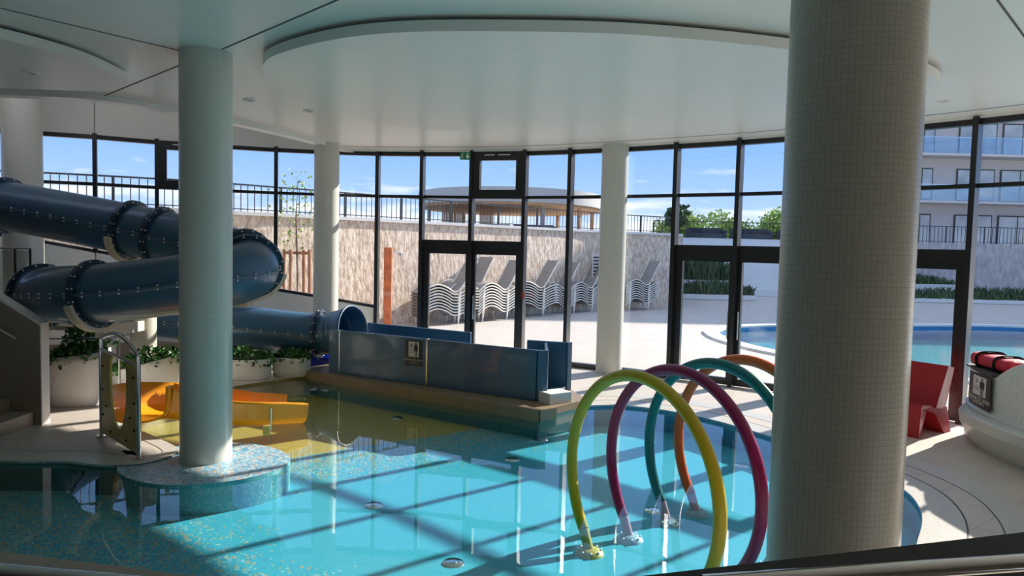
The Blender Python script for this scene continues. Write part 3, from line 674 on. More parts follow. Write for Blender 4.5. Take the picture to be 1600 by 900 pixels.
# slide carrier: round column with arms and cradles
cc = at(224, 500, 12.0)
car = thing('slide_support_column', 'short cream column with arms carrying the blue tube loops', 'column', (cc.x, cc.y, 0))
MB().cyl((cc.x, cc.y, 0), (cc.x, cc.y, 2.0), 0.2, n=40).build('post', M['cream'], car)
def cradle(i, arm_z):
    t = (path[i + 1] - path[i - 1]).normalized(); r_ = t.cross(V((0, 0, 1))).normalized(); u_ = r_.cross(t); vs = []; K = 14
    for k in range(K + 1):
        a = R(-165) + R(150) * k / K; dr = r_ * math.cos(a) + u_ * math.sin(a)
        for rr, tt in ((TR + 0.07, -0.05), (TR + 0.12, -0.05), (TR + 0.12, 0.05), (TR + 0.07, 0.05)): vs.append(path[i] + dr * rr + t * tt)
    mb = MB(); mb.add(vs, [(k * 4 + j, k * 4 + (j + 1) % 4, (k + 1) * 4 + (j + 1) % 4, (k + 1) * 4 + j) for k in range(K) for j in range(4)] + [(0, 1, 2, 3), (K * 4 + 3, K * 4 + 2, K * 4 + 1, K * 4)])
    c_ = mb.build('cradle', M['cream'], car); foot = path[i] - u_ * (TR + 0.12)
    a_ = V((cc.x, cc.y, arm_z)); MB().beam(foot, a_, 0.1, 0.16).build('arm', M['cream'], car); return foot
cradle(fl_idx[5], 0.95); cradle(fl_idx[1], 1.9); cradle(fl_idx[4], 1.3)
# cross beam at the left
MB().beam((cc.x, cc.y, 0.95), (cc.x - 1.6, cc.y - 0.3, 0.95), 0.1, 0.16).build('arm', M['cream'], car)

# ---- slide outlet trough
T0 = g(515, 514, 0.87); T1 = g(840, 547, 0.87)           # near panel top corners
B0 = g(575, 504, 0.87); B1 = g(736, 519, 0.87)
tr = thing('slide_runout_trough', 'blue panelled run-out trough where the tube slide ends in the pool', 'slide trough', (-1.2, 12.2, 0))
u = (T1 - T0).normalized(); nn = V((-u.y, u.x, 0))
L_ = (T1 - T0).length
for k, (s0, s1) in enumerate(((0.0, 0.26), (0.26, 2.14), (2.14, L_))):
    a = T0 + u * (s0 + 0.006); b = T0 + u * (s1 - 0.006)
    mb = MB().wallseg((a.x, a.y), (b.x, b.y), 0.1, 0.87, 0.05); mb.build('side_panel', M['bluegel'], tr, bevel=0.012)
for s0 in (0.26, 2.14):
    a = T0 + u * (s0 - 0.012); b = T0 + u * (s0 + 0.012); MB().wallseg((a.x, a.y), (b.x, b.y), 0.1, 0.875, 0.055, -0.004).build('joint_strip', M['steel'], tr)
far0, far1 = B0, B1
MB().wallseg((far0.x, far0.y), (far1.x, far1.y), 0.1, 0.87, 0.05).build('side_panel', M['bluegel'], tr, bevel=0.012)
# return panel and end box at the outlet
E0 = g(824, 531, 0.87); E1 = g(889, 535, 0.87)
a = V((T1.x, T1.y, 0)) ; q0 = V((E0.x, E0.y, 0)); q1 = V((E1.x, E1.y, 0))
MB().wallseg((q0.x, q0.y), (q1.x, q1.y), 0.1, 0.87, 0.06).build('end_panel', M['bluegel'], tr, bevel=0.012)
MB().wallseg((q1.x, q1.y), (q1.x + 0.02, q1.y - 0.02), 0.1, 0.87, 0.10).build('end_panel', M['bluegel'], tr)
# angled deflector running from the near panel corner to the end panel
qd = q0.lerp(q1, 0.45)
MB().wallseg((a.x, a.y), (a.x + 0.16, a.y + 0.02), 0.1, 0.87, 0.05).build('deflector', M['bluegel'], tr, bevel=0.01)
MB().wallseg((a.x + 0.14, a.y + 0.02), (qd.x, qd.y), 0.1, 0.85, 0.05).build('deflector', M['bluegel'], tr, bevel=0.01)
MB().prism([(T0.x, T0.y), (T1.x, T1.y), (q1.x, q1.y), (q0.x, q0.y), (far1.x, far1.y), (far0.x, far0.y)], 0.1, 0.16).build('trough_floor', M['bluegel'], tr)
# stone step at the trough mouth
st = g(868, 607, 0.3)
o = MB().box((0, 0, 0), (0.42, 0.3, 0.24)).build('outlet_step', M['whitestone'], bevel=0.01); o.location = (0.68, 10.72, 0.14); o.rotation_euler = (0, 0, R(35))
tag(o, 'pale stone block step at the end of the blue trough', 'step')
# ledge along the pool side
lg = thing('pool_ledge', 'tan tiled ledge along the foot of the blue trough', 'ledge', (-1.3, 11.4, 0))
A0, A1 = LA, LB
MB().prism([(A0.x, A0.y), (A1.x, A1.y), (LC.x, LC.y), (1.2, 10.95), (0.9, 12.0), (far0.x - .3, far0.y + 0.2), (A0.x - 0.05, A0.y + 0.25)], 0.0, 0.1).build('ledge_body', M['ledge'], lg)
mb = MB()
for a_, b_ in ((A0, A1), (A1, LC)): mb.wallseg((a_.x, a_.y), (b_.x, b_.y), ZW - 0.03, 0.1, 0.03, -0.016)
mb.build('ledge_facing', M['ledge'], lg)
# sign on trough
def depth_sign(name, label, origin, ux, uz, w, h, wide):
    """origin = centre, ux = unit vector across, uz = up; the sign faces ux x uz"""
    nrm = ux.cross(uz).normalized(); mtx = Matrix((ux, uz, nrm)).transposed().to_4x4(); mtx.translation = origin
    o = bpy.data.objects.new(name, None); COL.objects.link(o); o.matrix_world = mtx; tag(o, label, 'sign')
    def part(nm, mb, mat):
        me = mb.build(nm, mat); me.parent = o; return me
    part('board', MB().box((0, 0, 0.004), (w, h, 0.008)), M['signdark'])
    pw, ph = w * 0.62, h * 0.58; cy_ = h * 0.14
    part('pictogram_field', MB().box((0, cy_, 0.009), (pw, ph, 0.003)), M['signwhite'])
    px = pw * 0.22; f = MB(); z = 0.012
    f.cyl((px, cy_ + ph * 0.36, z - .001), (px, cy_ + ph * 0.36, z + .001), ph * 0.085, n=20)
    f.box((px, cy_ + ph * 0.10, z), (pw * 0.22, ph * 0.34, 0.002)); f.box((px - pw * 0.145, cy_ + ph * 0.06, z), (pw * 0.05, ph * 0.4, 0.002)); f.box((px + pw * 0.145, cy_ + ph * 0.06, z), (pw * 0.05, ph * 0.4, 0.002))
    f.box((px - pw * 0.06, cy_ - ph * 0.27, z), (pw * 0.06, ph * 0.42, 0.002)); f.box((px + pw * 0.06, cy_ - ph * 0.27, z), (pw * 0.06, ph * 0.42, 0.002))
    part('figure', f, M['signblack'])
    wv = MB()
    for k in range(3): wv.box((-pw * 0.22, cy_ - ph * (0.05 + 0.09 * k), z), (pw * 0.4, ph * 0.02, 0.002))
    part('water_lines', wv, M['signblack'])
    def txt(s_, x, y, size, mat):
        cu = bpy.data.curves.new('lettering', 'FONT'); cu.body = s_; cu.size = size; cu.align_x = 'CENTER'; cu.align_y = 'CENTER'; cu.extrude = 0.0008; cu.materials.append(mat)
        tmp = bpy.data.objects.new('tmp_text', cu); me = bpy.data.meshes.new_from_object(tmp); bpy.data.objects.remove(tmp)
        t = bpy.data.objects.new('lettering', me); COL.objects.link(t); t.parent = o; t.location = (x, y, 0.0105); return t
    txt('30', -pw * 0.22, cy_ + ph * 0.22, ph * 0.32, M['signblack'])
    txt('GŁĘBOKOŚĆ WODY', 0, -h * 0.27, w * 0.115, M['signwhite'])
    txt('WATER DEPTH', 0, -h * 0.38, w * 0.075, M['signwhite'])
    return o
sc_ = T0 + u * 1.88; nf = -nn
depth_sign('depth_sign', 'small dark water depth sign on the blue slide trough', V((sc_.x, sc_.y, 0.62)) + nf * 0.026, u.copy(), V((0, 0, 1)), 0.34, 0.43, True)

# ---- water hoops
HR, HZ, HA = 0.915, 0.46, -1.045
hd = V((math.cos(HA), math.sin(HA), 0))
for (hx, hy), mt_, lab, fm, rp_ in (((1.05, 5.80), 'hy', 'yellow spray hoop standing in the pool, nearest of the four', 'foot_y', 0.062), ((1.46, 6.13), 'hm', 'magenta spray hoop, second from the viewer', 'foot_b', 0.062),
                    ((1.91, 6.56), 'ht', 'teal green spray hoop, third from the viewer', 'foot_b', 0.062), ((2.27, 6.82), 'ho', 'orange spray hoop, farthest of the four', 'foot_b', 0.062)):
    c = V((hx, hy, HZ)); o = thing('spray_hoop', lab, 'water hoop', (hx, hy, ZF), 0, 'coloured spray hoops'); r_ = 0.05
    a0 = math.asin((-0.13 - HZ) / HR)
    ring = [c + hd * (HR * math.cos(a)) + V((0, 0, HR * math.sin(a))) for a in [a0 + (math.pi - 2 * a0) * k / 60 for k in range(61)]]
    MB().tube(ring, r_, 16, up=hd.cross(V((0, 0, 1)))).build('pipe', M[mt_], o)
    for sg, pe, pi in ((1, ring[0], ring[1]), (-1, ring[-1], ring[-2])):
        t = (pe - pi).normalized(); ft = V((pe.x, pe.y, ZF)) + V((t.x, t.y, 0)).normalized() * 0.10
        MB().tube([pe, V(ft)], 0.046, 14).build('sleeve', M['foot_p'] if mt_ != 'hy' else M['foot_y'], o)
        fl_ = MB(); fl_.lathe((ft.x, ft.y, ZF), [(0.001, 0.05), (0.06, 0.05), (0.12, 0.02), (0.13, 0.0)], 28)
        bl = MB()
        for k in range(8): bl.ball((ft.x + 0.1 * math.cos(k * math.pi / 4), ft.y + 0.1 * math.sin(k * math.pi / 4), ZF + 0.035), 0.012, 6)
        fl_.build('foot_flange', M[fm], o, extra=[(bl, M['bolt'])])

# ---- floor nozzles
NZ = [((584, 790), 'steel floor jet disc below the centre of the pool'), ((655, 626), 'steel jet disc in the yellow zone near the ledge'), ((474, 620), 'steel jet disc beside the orange slide mouth'),
      ((620, 653), 'steel jet disc in the olive shallow water'), ((800, 718), 'steel jet disc in the shadow of the trough'), ((1022, 798), 'steel jet disc among the hoops'), ((708, 880), 'steel jet disc nearest the viewer'),
      ((1160, 727), 'steel jet disc right of the hoops'), ((845, 687), 'steel jet disc left of the yellow hoop')]
for (px, py), lab in NZ:
    p = g(px, py, ZF); o = thing('pool_jet', lab, 'pool jet', (p.x, p.y, ZF), 0, 'jets in the pool floor')
    MB().lathe((p.x, p.y, ZF), [(0.03, 0.012), (0.085, 0.012), (0.1, 0.0)], 28).build('cover_ring', M['steel'], o)
    MB().cyl((p.x, p.y, ZF), (p.x, p.y, ZF + 0.016), 0.03, n=16).build('nozzle', M['steel'], o)

# ---- orange kids slide
ks = thing('toddler_slide', 'small orange curved slide running down into the water', 'slide', (-4.3, 9.2, -0.03))
kp = catmull([(-4.48, 8.55, 0.20), (-4.52, 8.9, 0.17), (-4.25, 9.2, 0.11), (-3.8, 9.33, 0.04), (-3.4, 9.45, 0.0), (-3.1, 9.66, -0.03), (-2.93, 9.8, -0.05)], 8)
def kprof(i):
    f = i / (len(kp) - 1); h = 0.42 - 0.12 * f; w_ = 0.34; th = 0.025; P = []
    for k in range(9):
        a = math.pi * k / 8; P.append((-w_ * math.cos(a), (1 - math.sin(a)) * 0.14 if True else 0))
    outp = [(-w_ - 0.03, h), (-w_, h)] + [(x, y) for x, y in P] + [(w_, h), (w_ + 0.03, h)]
    inn = [(w_ + 0.03, h - 0.03)] + [(w_ * 1.0 + 0.0 + 0.02, 0.12)] + [(x * (1 + 0.02 / w_), y - th) for x, y in reversed(P)] + [(-w_ - 0.02, 0.12)] + [(-w_ - 0.03, h - 0.03)]
    return outp + inn
MB().sweep(kp, kprof, True, False, True).build('chute', M['orange'], ks)
pj = kp[36]; jt = MB()
jt.box((pj.x + 0.17, pj.y - 0.34, pj.z + 0.12), (0.012, 0.02, 0.3), R(20)); jt.build('joint_strip', M['steel'], ks)
jb = MB().box((pj.x + 0.13, pj.y - 0.40, -0.02), (0.09, 0.06, 0.12), R(20)); jb.build('bracket', M['foot_y'], ks, bevel=0.005)
# entrance panel
F0 = g(159, 683, 0); F1 = g(217, 718, 0); fu = (F1 - F0); FW = fu.length; fu.normalize(); fn = V((-fu.y, fu.x, 0))
fp = thing('slide_entry_panel', 'yellow panel with oval opening in a steel frame beside the toddler slide', 'play panel', tuple(F0))
Z0, Z1 = 0.08, 1.16
def FP(s_, z, o_=0.0): return F0 + fu * s_ + V((0, 0, z)) + fn * o_
mb = MB(); vs = []; NN = 40; outer = []; inner = []
for k in range(NN):          # board ring around the oval
    a = 2 * math.pi * (k + 0.5) / NN; dx, dz = math.cos(a), math.sin(a)
    ix = FW / 2 + 0.27 * (dx if dz < 0 else math.copysign(abs(dx) ** 0.35, dx)); iz = 0.75 + 0.53 * dz if dz < 0 else 0.75 + 0.29 * dz ** 0.6
    m_ = max(abs(dx) / (FW / 2 - 0.03), (abs(dz) / (0.75 - Z0) if dz < 0 else abs(dz) / (1.06 - 0.75)))
    ox = FW / 2 + dx / m_; oz = 0.75 + dz / m_
    inner.append((ix, iz)); outer.append((ox, oz))
for (ix, iz), (ox, oz) in zip(inner, outer): vs += [FP(ix, iz, -0.012), FP(ox, oz, -0.012), FP(ox, oz, 0.012), FP(ix, iz, 0.012)]
fs = [(k * 4 + j, k * 4 + (j + 1) % 4, ((k + 1) % NN) * 4 + (j + 1) % 4, ((k + 1) % NN) * 4 + j) for k in range(NN) for j in range(4)]
mb.add(vs, fs)
bb = MB()
for s_, z in ((0.1, 0.3), (0.1, 0.6), (0.11, 0.88), (FW - 0.1, 0.3), (FW - 0.1, 0.6), (FW - 0.11, 0.88), (0.36, 0.14), (FW - 0.34, 0.14), (0.22, 0.42), (FW - 0.22, 0.42)): 
    bb.cyl(FP(s_, z, -0.022), FP(s_, z, 0.022), 0.014, n=10)
mb.build('panel', M['yellowpanel'], fp, extra=[(bb, M['black'])])
MB().tube([FP(0, 0.02), FP(0, 1.2)], 0.024, 12).build('frame_post', M['steel'], fp)
MB().tube([FP(FW, 0.02), FP(FW, 1.13)], 0.024, 12).build('frame_post', M['steel'], fp)
MB().tube([FP(FW * t, 1.2 + 0.16 * math.sin(math.pi * min(1, t * 0.9)) - 0.12 * t) for t in [k / 12 for k in range(13)]], 0.024, 12).build('frame_top', M['steel'], fp)
MB().tube([FP(0, 1.07), FP(FW, 1.02)], 0.018, 10).build('frame_crossbar', M['steel'], fp)
MB().tube([FP(0, 0.07), FP(FW, 0.07)], 0.016, 10).build('frame_crossbar', M['steel'], fp)
for s_ in (0, FW):
    p = FP(s_, 0); MB().cyl((p.x, p.y, 0.0), (p.x, p.y, 0.025), 0.06, n=20).build('foot_plate', M['steel'], fp)

# ---- stairs at the left
st = thing('stair_flight', 'stone stair flight climbing to the left with a solid parapet', 'stairs', (-7, 8.3, 0))
for k in range(7):
    x1 = -6.02 - 0.29 * k; h = 0.17 * (k + 1)
    MB().box((x1 - 0.9, 8.14, h / 2), (1.8, 1.8, h)).build('stair_step', M['stair'] if k else M['tanstone'], st)
ys = 9.13; pw_ = MB()
prof = [(-5.93, 0), (-5.93, 1.27), (-9.2, 3.25), (-9.2, 0)]
vs = [(x, y, z) for y in (ys - 0.075, ys + 0.075) for x, z in prof]
pw_.add(vs, [(3, 2, 1, 0), (4, 5, 6, 7), (0, 1, 5, 4), (1, 2, 6, 5), (2, 3, 7, 6), (3, 0, 4, 7)]); pw_.build('parapet', M['stair'], st)
cp = MB(); prof = [(-5.915, 0.0), (-5.915, 1.3), (-9.2, 3.29), (-9.2, 3.25), (-5.93, 1.27), (-5.93, 0.0)]
vs = [(x, y, z) for y in (ys - 0.08, ys + 0.08) for x, z in prof]
cp.add(vs, [(i, (i + 1) % 6, (i + 1) % 6 + 6, i + 6) for i in range(6)] + [(0, 5, 4, 1), (1, 4, 3, 2), (6, 7, 10, 11), (7, 8, 9, 10)]); cp.build('parapet_lit_cap', M['planter'], st)  # pale colour on end and top paints in the light falling there
hr = MB().tube([(-9.2, 8.95, 2.95), (-6.3, 8.95, 1.18), (-6.15, 8.95, 1.1)], 0.022, 12); hr.build('handrail', M['steel'], st)
hb = MB().tube([(-6.45, 8.95, 1.25), (-6.45, 9.06, 1.2)], 0.012, 8); hb.build('handrail_bracket', M['steel'], st)
# thin rail behind the stairs
o = thing('low_steel_rail', 'thin white horizontal rail between stair parapet and entry panel', 'rail', (-5.5, 10.3, 0))
ra, rb = at(60, 530, 10.4), at(192, 528, 10.4)
MB().tube([ra, rb], 0.013, 8).build('rail_bar', M['steel'], o)
for t in (0.05, 0.96): p = ra.lerp(rb, t); MB().tube([(p.x, p.y, 0), (p.x, p.y, p.z)], 0.013, 8).build('rail_post', M['steel'], o)
# landing with glass railing
o = thing('stair_landing', 'raised landing behind the stairs at the left edge', 'landing', (-9.6, 10.6, 0))
MB().box((-9.9, 11.0, 0.55), (2.6, 1.0, 1.1)).build('landing_block', M['stair'], o)
o = thing('glass_railing', 'glass railing panel with thin steel top rail by the far left column', 'railing', (-9, 10.5, 1.1))
la, lb = at(-40, 387, 10.5), at(48, 388, 10.5)
MB().tube([la, lb], 0.018, 10).build('top_rail', M['steel'], o)
for t in (0.72, 0.99): p = la.lerp(lb, t); MB().tube([(p.x, p.y, 1.1), (p.x, p.y, p.z)], 0.016, 10).build('railing_post', M['winframe'], o)
MB().wallseg((la.x, la.y), (lb.x, lb.y), 1.15, la.z - 0.03, 0.012).build('glass_panel', M['railglass'], o)

# ---- planters and plants
def leaves(mb, n, fx, size, seed, tri=False):
    rn = random.Random(seed)
    for _ in range(n):
        c = fx(rn); a = rn.uniform(0, 6.283); el = rn.uniform(-0.6, 1.2); s = size * rn.uniform(0.6, 1.3)
        d = V((math.cos(a) * math.cos(el), math.sin(a) * math.cos(el), math.sin(el))); w_ = d.orthogonal().normalized()
        w_ = Matrix.Rotation(rn.uniform(0, 6.28), 3, d) @ w_; nn_ = d.cross(w_)
        mb.add([c, c + d * s * 0.5 + w_ * s * 0.42 + nn_ * s * 0.1, c + d * s, c + d * s * 0.5 - w_ * s * 0.42 + nn_ * s * 0.1], [(0, 1, 2, 3)])
def planter(x, y, rx, ry, h, rz, label, tilt=0.0, nl=420, lh=0.2, name='planter_pot'):
    o = thing(name, label, 'planter', (x, y, 0), 0, 'white planters along the left deck')
    K = 40; m = Matrix.Rotation(rz, 3, 'Z'); prof = [(0.86, 0.0), (0.93, 0.04), (1.0, 0.3), (1.0, 0.85), (0.975, 1.0), (0.92, 1.0), (0.92, 0.86)]
    vs = []
    def sq(a):
        c_, s_ = math.cos(a), math.sin(a); e = 0.62; return math.copysign(abs(c_) ** e, c_), math.copysign(abs(s_) ** e, s_)
    for i in range(K):
        cx_, sy_ = sq(2 * math.pi * i / K)
        for r_, z in prof:
            p = m @ V((cx_ * r_ * rx, sy_ * r_ * ry, 0)); zz = z * h * (1 + tilt * cx_ * (z ** 2)); vs.append((x + p.x, y + p.y, zz))
    mm = len(prof); mb = MB(); mb.add(vs, [(i * mm + k, ((i + 1) % K) * mm + k, ((i + 1) % K) * mm + k + 1, i * mm + k + 1) for i in range(K) for k in range(mm - 1)], True)
    mb.add([vs[i * mm] for i in range(K)], [tuple(reversed(range(K)))]); mb.build('pot', M['planter'], o)
    so_ = MB(); so_.add([vs[i * mm + mm - 1] for i in range(K)], [tuple(range(K))]); so_.build('soil', M['soil'], o)
    lv = MB()
    def fx(rn):
        a = rn.uniform(0, 6.283); q = math.sqrt(rn.random()) * 1.06; cx_, sy_ = sq(a); p = m @ V((cx_ * q * rx, sy_ * q * ry, 0))
        top = h * (1 + tilt * cx_ * q * 0.8); z = top + rn.random() * lh * (1.25 - q) if q < 0.97 else top - rn.random() * 0.12
        return V((x + p.x, y + p.y, z))
    leaves(lv, nl, fx, 0.075, int(abs(x * 100) + y * 10)); lv.build('ivy', M['leaf'], o)
    return o
planter(-6.22, 10.3, 0.35, 0.3, 0.72, 0.15, 'tall white planter of ivy right beside the stair parapet', 0.05, 500)
planter(-5.62, 11.25, 0.54, 0.28, 0.48, 0.1, 'long low white planter with slanted rim behind the orange slide', 0.3, 620)
planter(-6.75, 11.55, 0.34, 0.28, 0.78, 0.1, 'tall white planter behind the slide entry panel', 0.0, 500, 0.3)
planter(-4.6, 12.5, 0.42, 0.25, 0.36, 0.12, 'low white planter just right of the left column', 0.0, 520)
planter(-4.85, 13.4, 0.45, 0.26, 0.42, 0.12, 'white planter partly hidden behind the low one near the column', 0.0, 380)
planter(-3.93, 12.9, 0.32, 0.24, 0.34, 0.0, 'low white planter next to the foot of the blue trough', 0.0, 380, 0.14)
# bright young plant beside
o = MB(); leaves(o, 160, lambda rn: V((-5.25 + rn.uniform(-.18, .18), 12.0 + rn.uniform(-.15, .15), 0.62 + rn.random() * 0.3)), 0.1, 5)
ob = thing('potted_shrub', 'bright green leafy shrub in white pot behind the left column', 'plant', (-5.25, 12.0, 0))
o.build('foliage', M['leaf2'], ob); MB().lathe((-5.25, 12.0, 0), [(0.001, 0), (0.17, 0), (0.22, 0.6), (0.2, 0.6), (0.19, 0.55), (0.001, 0.55)], 28).build('pot', M['planter'], ob)

# ---- blue inflatables behind the trough
for k, (px, py, rr, lab) in enumerate(((500, 572, 0.22, 'glossy blue swim ring lying beside the last planter'),)):
    p = g(px, py, 0.0); o = MB(); o.tube([(p.x + rr * math.cos(a), p.y + rr * math.sin(a), 0.3 + 0.05 * math.sin(a)) for a in [2 * math.pi * i / 32 for i in range(32)]], 0.07, 14, closed=True)
    ob = o.build('swim_ring', M['bluering']); tag(ob, lab, 'swim ring')
p = g(500, 574, 0); o = MB().box((p.x - 0.05, p.y + 0.05, 0.115), (0.62, 0.5, 0.23), 0.2).build('folded_tarp', M['bluering'], bevel=0.05, seg=4); tag(o, 'folded blue plastic tarp under the swim ring', 'tarp')

# ---- mosaic bench at the right, following a short path
bp = [V((6.22, 9.72, 0)), V((6.02, 9.2, 0)), V((5.93, 8.7, 0)), V((5.9, 8.2, 0)), V((5.95, 7.5, 0)), V((6.15, 6.6, 0)), V((6.5, 5.8, 0))]
bp = catmull(bp, 6)
bench = thing('mosaic_bench', 'white mosaic sculpted bench with high back at the right edge', 'bench', (6.1, 8, 0))
def bprof(i):
    y = bp[i].y; raise_ = 0.0
    if y < 8.75: raise_ = 0.26 * min(1, (8.75 - y) / 0.5) ** 0.7
    k = min(1.0, (len(bp) * 0 + i) / 6.0); sw = 0.05 + 0.17 * k
    return [(0.02, 0), (sw * 0.9, 0.3), (sw, 0.42), (sw - 0.03, 0.45), (0.04, 0.47), (0.0, 0.52), (0.0, 0.93 + raise_), (-0.03, 0.95 + raise_), (-0.5, 0.95 + raise_), (-0.5, 0)]
# profile u is to the right of travel; travel is towards the viewer so right = -x (pool side)
MB().sweep(bp, bprof, True, False, False).build('bench_body', M['bench'], bench)
tp = [p + V((-0.015, 0, 0.962)) for p in bp if p.y > 8.72]
MB().sweep(tp, [(0.03, -0.012), (0.03, 0.012), (-0.5, 0.012), (-0.5, -0.012)], True, False, False).build('top_slab', M['brownstone'], bench)
i1, i2 = near2 = (3, 12)
c0 = min(bp, key=lambda q: abs(q.y - 9.45)); c1 = min(bp, key=lambda q: abs(q.y - 8.68))
ux = (c1 - c0).normalized(); cen = c0.lerp(c1, 0.47) + V((0, 0, 0.715)); nf = ux.cross(V((0, 0, 1)))
depth_sign('depth_sign', 'dark water depth sign on the back of the mosaic bench', cen + nf * 0.05, ux, V((0, 0, 1)), 0.66, 0.42, True)
# red bag on the bench
bag = thing('rescue_bag', 'long red padded rescue bag with black straps on the mosaic bench', 'bag', (6.25, 9.0, 0.98))
ba, bb_ = V((6.33, 9.55, 1.075)), V((6.22, 7.4, 1.1))
ba, bb_ = V((6.3, 9.6, 1.07)), V((6.2, 8.72, 1.07))
mb = MB(); n_ = 20; pth = [ba.lerp(bb_, k / n_) for k in range(n_ + 1)]
def bagp(i):
    e = 0.75 if i in (0, n_) else 1.0; q = []
    for k in range(20):
        a = 2 * math.pi * k / 20; c_, s_ = math.cos(a), math.sin(a); q.append((0.17 * e * math.copysign(abs(c_) ** 0.6, c_), 0.085 * e * math.copysign(abs(s_) ** 0.6, s_) * (1 + 0.05 * math.sin(i * 1.7))))
    return q
mb.sweep(pth, bagp, True, False, True).build('bag_body', M['redfabric'], bag)
for t in (0.25, 0.72):
    c = ba.lerp(bb_, t); d = (bb_ - ba).normalized(); r_ = d.cross(V((0, 0, 1))).normalized(); s_ = MB()
    lp = [c + r_ * (0.178 * math.copysign(abs(math.cos(a)) ** 0.6, math.cos(a))) + V((0, 0, 0.094 * math.copysign(abs(math.sin(a)) ** 0.6, math.sin(a)))) for a in [2 * math.pi * k / 20 for k in range(20)]]
    s_.sweep(lp, [(-0.025, -0.003), (0.025, -0.003), (0.025, 0.003), (-0.025, 0.003)], True, True, False, up=d).build('strap', M['black'], bag)
    MB().box((c.x - 0.02, c.y, c.z + 0.1), (0.09, 0.05, 0.015), 0.1).build('buckle', M['signwhite'] if t > 0.5 else M['black'], bag)

# ---- red faceted chair
ch = thing('lounge_chair', 'faceted red plastic chair beside the big right column', 'chair', (5.62, 9.78, 0))
def W_(x, y, z):
    x, y, z = x * 1.12, y * 1.1, z * 1.04
    a = R(33); return (5.58 + x * math.cos(a) - y * math.sin(a), 9.86 + x * math.sin(a) + y * math.cos(a), z)
# seat/back shell, polygonal; x right (backrest side), y depth
sv = [W_(-.34, -.26, 0.44), W_(.1, -.28, 0.38), W_(.1, .28, 0.38), W_(-.34, .26, 0.44), W_(.36, -.24, 0.5), W_(.36, .24, 0.5), W_(.12, -.25, 0.88), W_(.12, .25, 0.88)]
mb = MB()
body = [W_(-.33, -.27, .43), W_(-.33, .27, .43), W_(-.12, -.22, .40), W_(-.12, .22, .40), W_(.06, -.3, .92), W_(.06, .3, .92), W_(.36, -.27, .86), W_(.36, .27, .86),
        W_(.34, -.25, .42), W_(.34, .25, .42), W_(.1, -.27, .3), W_(.1, .27, .3), W_(-.33, -.24, .0), W_(-.33, .24, .0), W_(-.18, -.2, .0), W_(-.18, .2, .0), W_(.36, -.28, 0), W_(.36, .28, 0), W_(.22, -.24, 0), W_(.22, .24, 0)]
ch_b = MB().add([W_(-.33, -.27, .43), W_(-.33, .27, .43), W_(.02, .24, .38), W_(.02, -.24, .38), W_(-.31, -.25, .36), W_(-.31, .25, .36), W_(.05, .24, .28), W_(.05, -.24, .28)],
                [(0, 3, 2, 1), (4, 5, 6, 7), (0, 1, 5, 4), (1, 2, 6, 5), (2, 3, 7, 6), (3, 0, 4, 7)]); ch_b.build('seat', M['red'], ch)
MB().add([W_(-.02, -.27, .36), W_(-.02, .27, .36), W_(.16, .3, .9), W_(.16, -.3, .9), W_(.30, -.22, .30), W_(.30, .22, .30), W_(.34, .28, .86), W_(.34, -.28, .86)],
         [(0, 3, 2, 1), (4, 5, 6, 7), (0, 1, 5, 4), (1, 2, 6, 5), (2, 3, 7, 6), (3, 0, 4, 7)]).build('backrest', M['red'], ch)
MB().add([W_(-.33, -.26, .42), W_(-.33, .26, .42), W_(-.08, .2, .36), W_(-.08, -.2, .36), W_(-.36, -.26, 0), W_(-.36, .26, 0), W_(-.2, .2, 0), W_(-.2, -.2, 0)],
         [(0, 1, 2, 3), (4, 7, 6, 5), (0, 4, 5, 1), (1, 5, 6, 2), (2, 6, 7, 3), (3, 7, 4, 0)]).build('front_leg_panel', M['red'], ch)
MB().add([W_(.0, -.22, .34), W_(.0, .22, .34), W_(.3, .24, .34), W_(.3, -.24, .34), W_(.22, -.26, 0), W_(.22, .26, 0), W_(.38, .26, 0), W_(.38, -.26, 0)],
         [(0, 1, 2, 3), (4, 7, 6, 5), (0, 4, 5, 1), (1, 5, 6, 2), (2, 6, 7, 3), (3, 7, 4, 0)]).build('rear_leg_panel', M['red'], ch)

# ---- handrails in the foreground
def offz(p, q, d, z):
    a = V((p.x, p.y, 0)); b = V((q.x, q.y, 0)); n_ = (b - a).normalized(); n_ = V((-n_.y, n_.x, 0)); return a - n_ * d + V((0, 0, z)), b - n_ * d + V((0, 0, z))
la_, lb_ = g(-200, 878, ZP + 0.03), g(420, 934, ZP + 0.03)
o = thing('chrome_handrail', 'polished steel handrail behind the lower left parapet', 'handrail', tuple(la_))
MB().tube([la_, lb_ - (lb_ - la_).normalized() * 0.1], 0.018, 20).build('rail_tube', M['steel'], o)
p = la_.lerp(lb_, 0.6); MB().tube([p, p + V((0.0, 0.0, -0.08)), p + V((0.0, 0.06, -0.1))], 0.008, 8).build('rail_bracket', M['steel'], o)
ra_, rb_ = g(1000, 920, ZP + 0.04), g(1800, 866, ZP + 0.04)
o = thing('chrome_handrail', 'polished steel handrail behind the lower right parapet', 'handrail', tuple(ra_))
k_ = g(1560, 882, ra_.z)
t_ = max(0.1, min(0.95, (k_ - ra_).dot((rb_ - ra_).normalized()) / (rb_ - ra_).length)); kk = ra_.lerp(rb_, t_)
MB().tube([ra_ + (rb_ - ra_).normalized() * 0.12, kk + (rb_ - ra_).normalized() * 0.1], 0.018, 20).build('rail_tube', M['steel'], o)
MB().tube([kk + (rb_ - ra_).normalized() * 0.09, kk + (rb_ - ra_).normalized() * 0.16 + V((0, -.01, 0)), kk + (rb_ - ra_).normalized() * 0.3 + V((0, -.12, -0.02))], 0.03, 16).build('rail_elbow', M['winframe'], o)

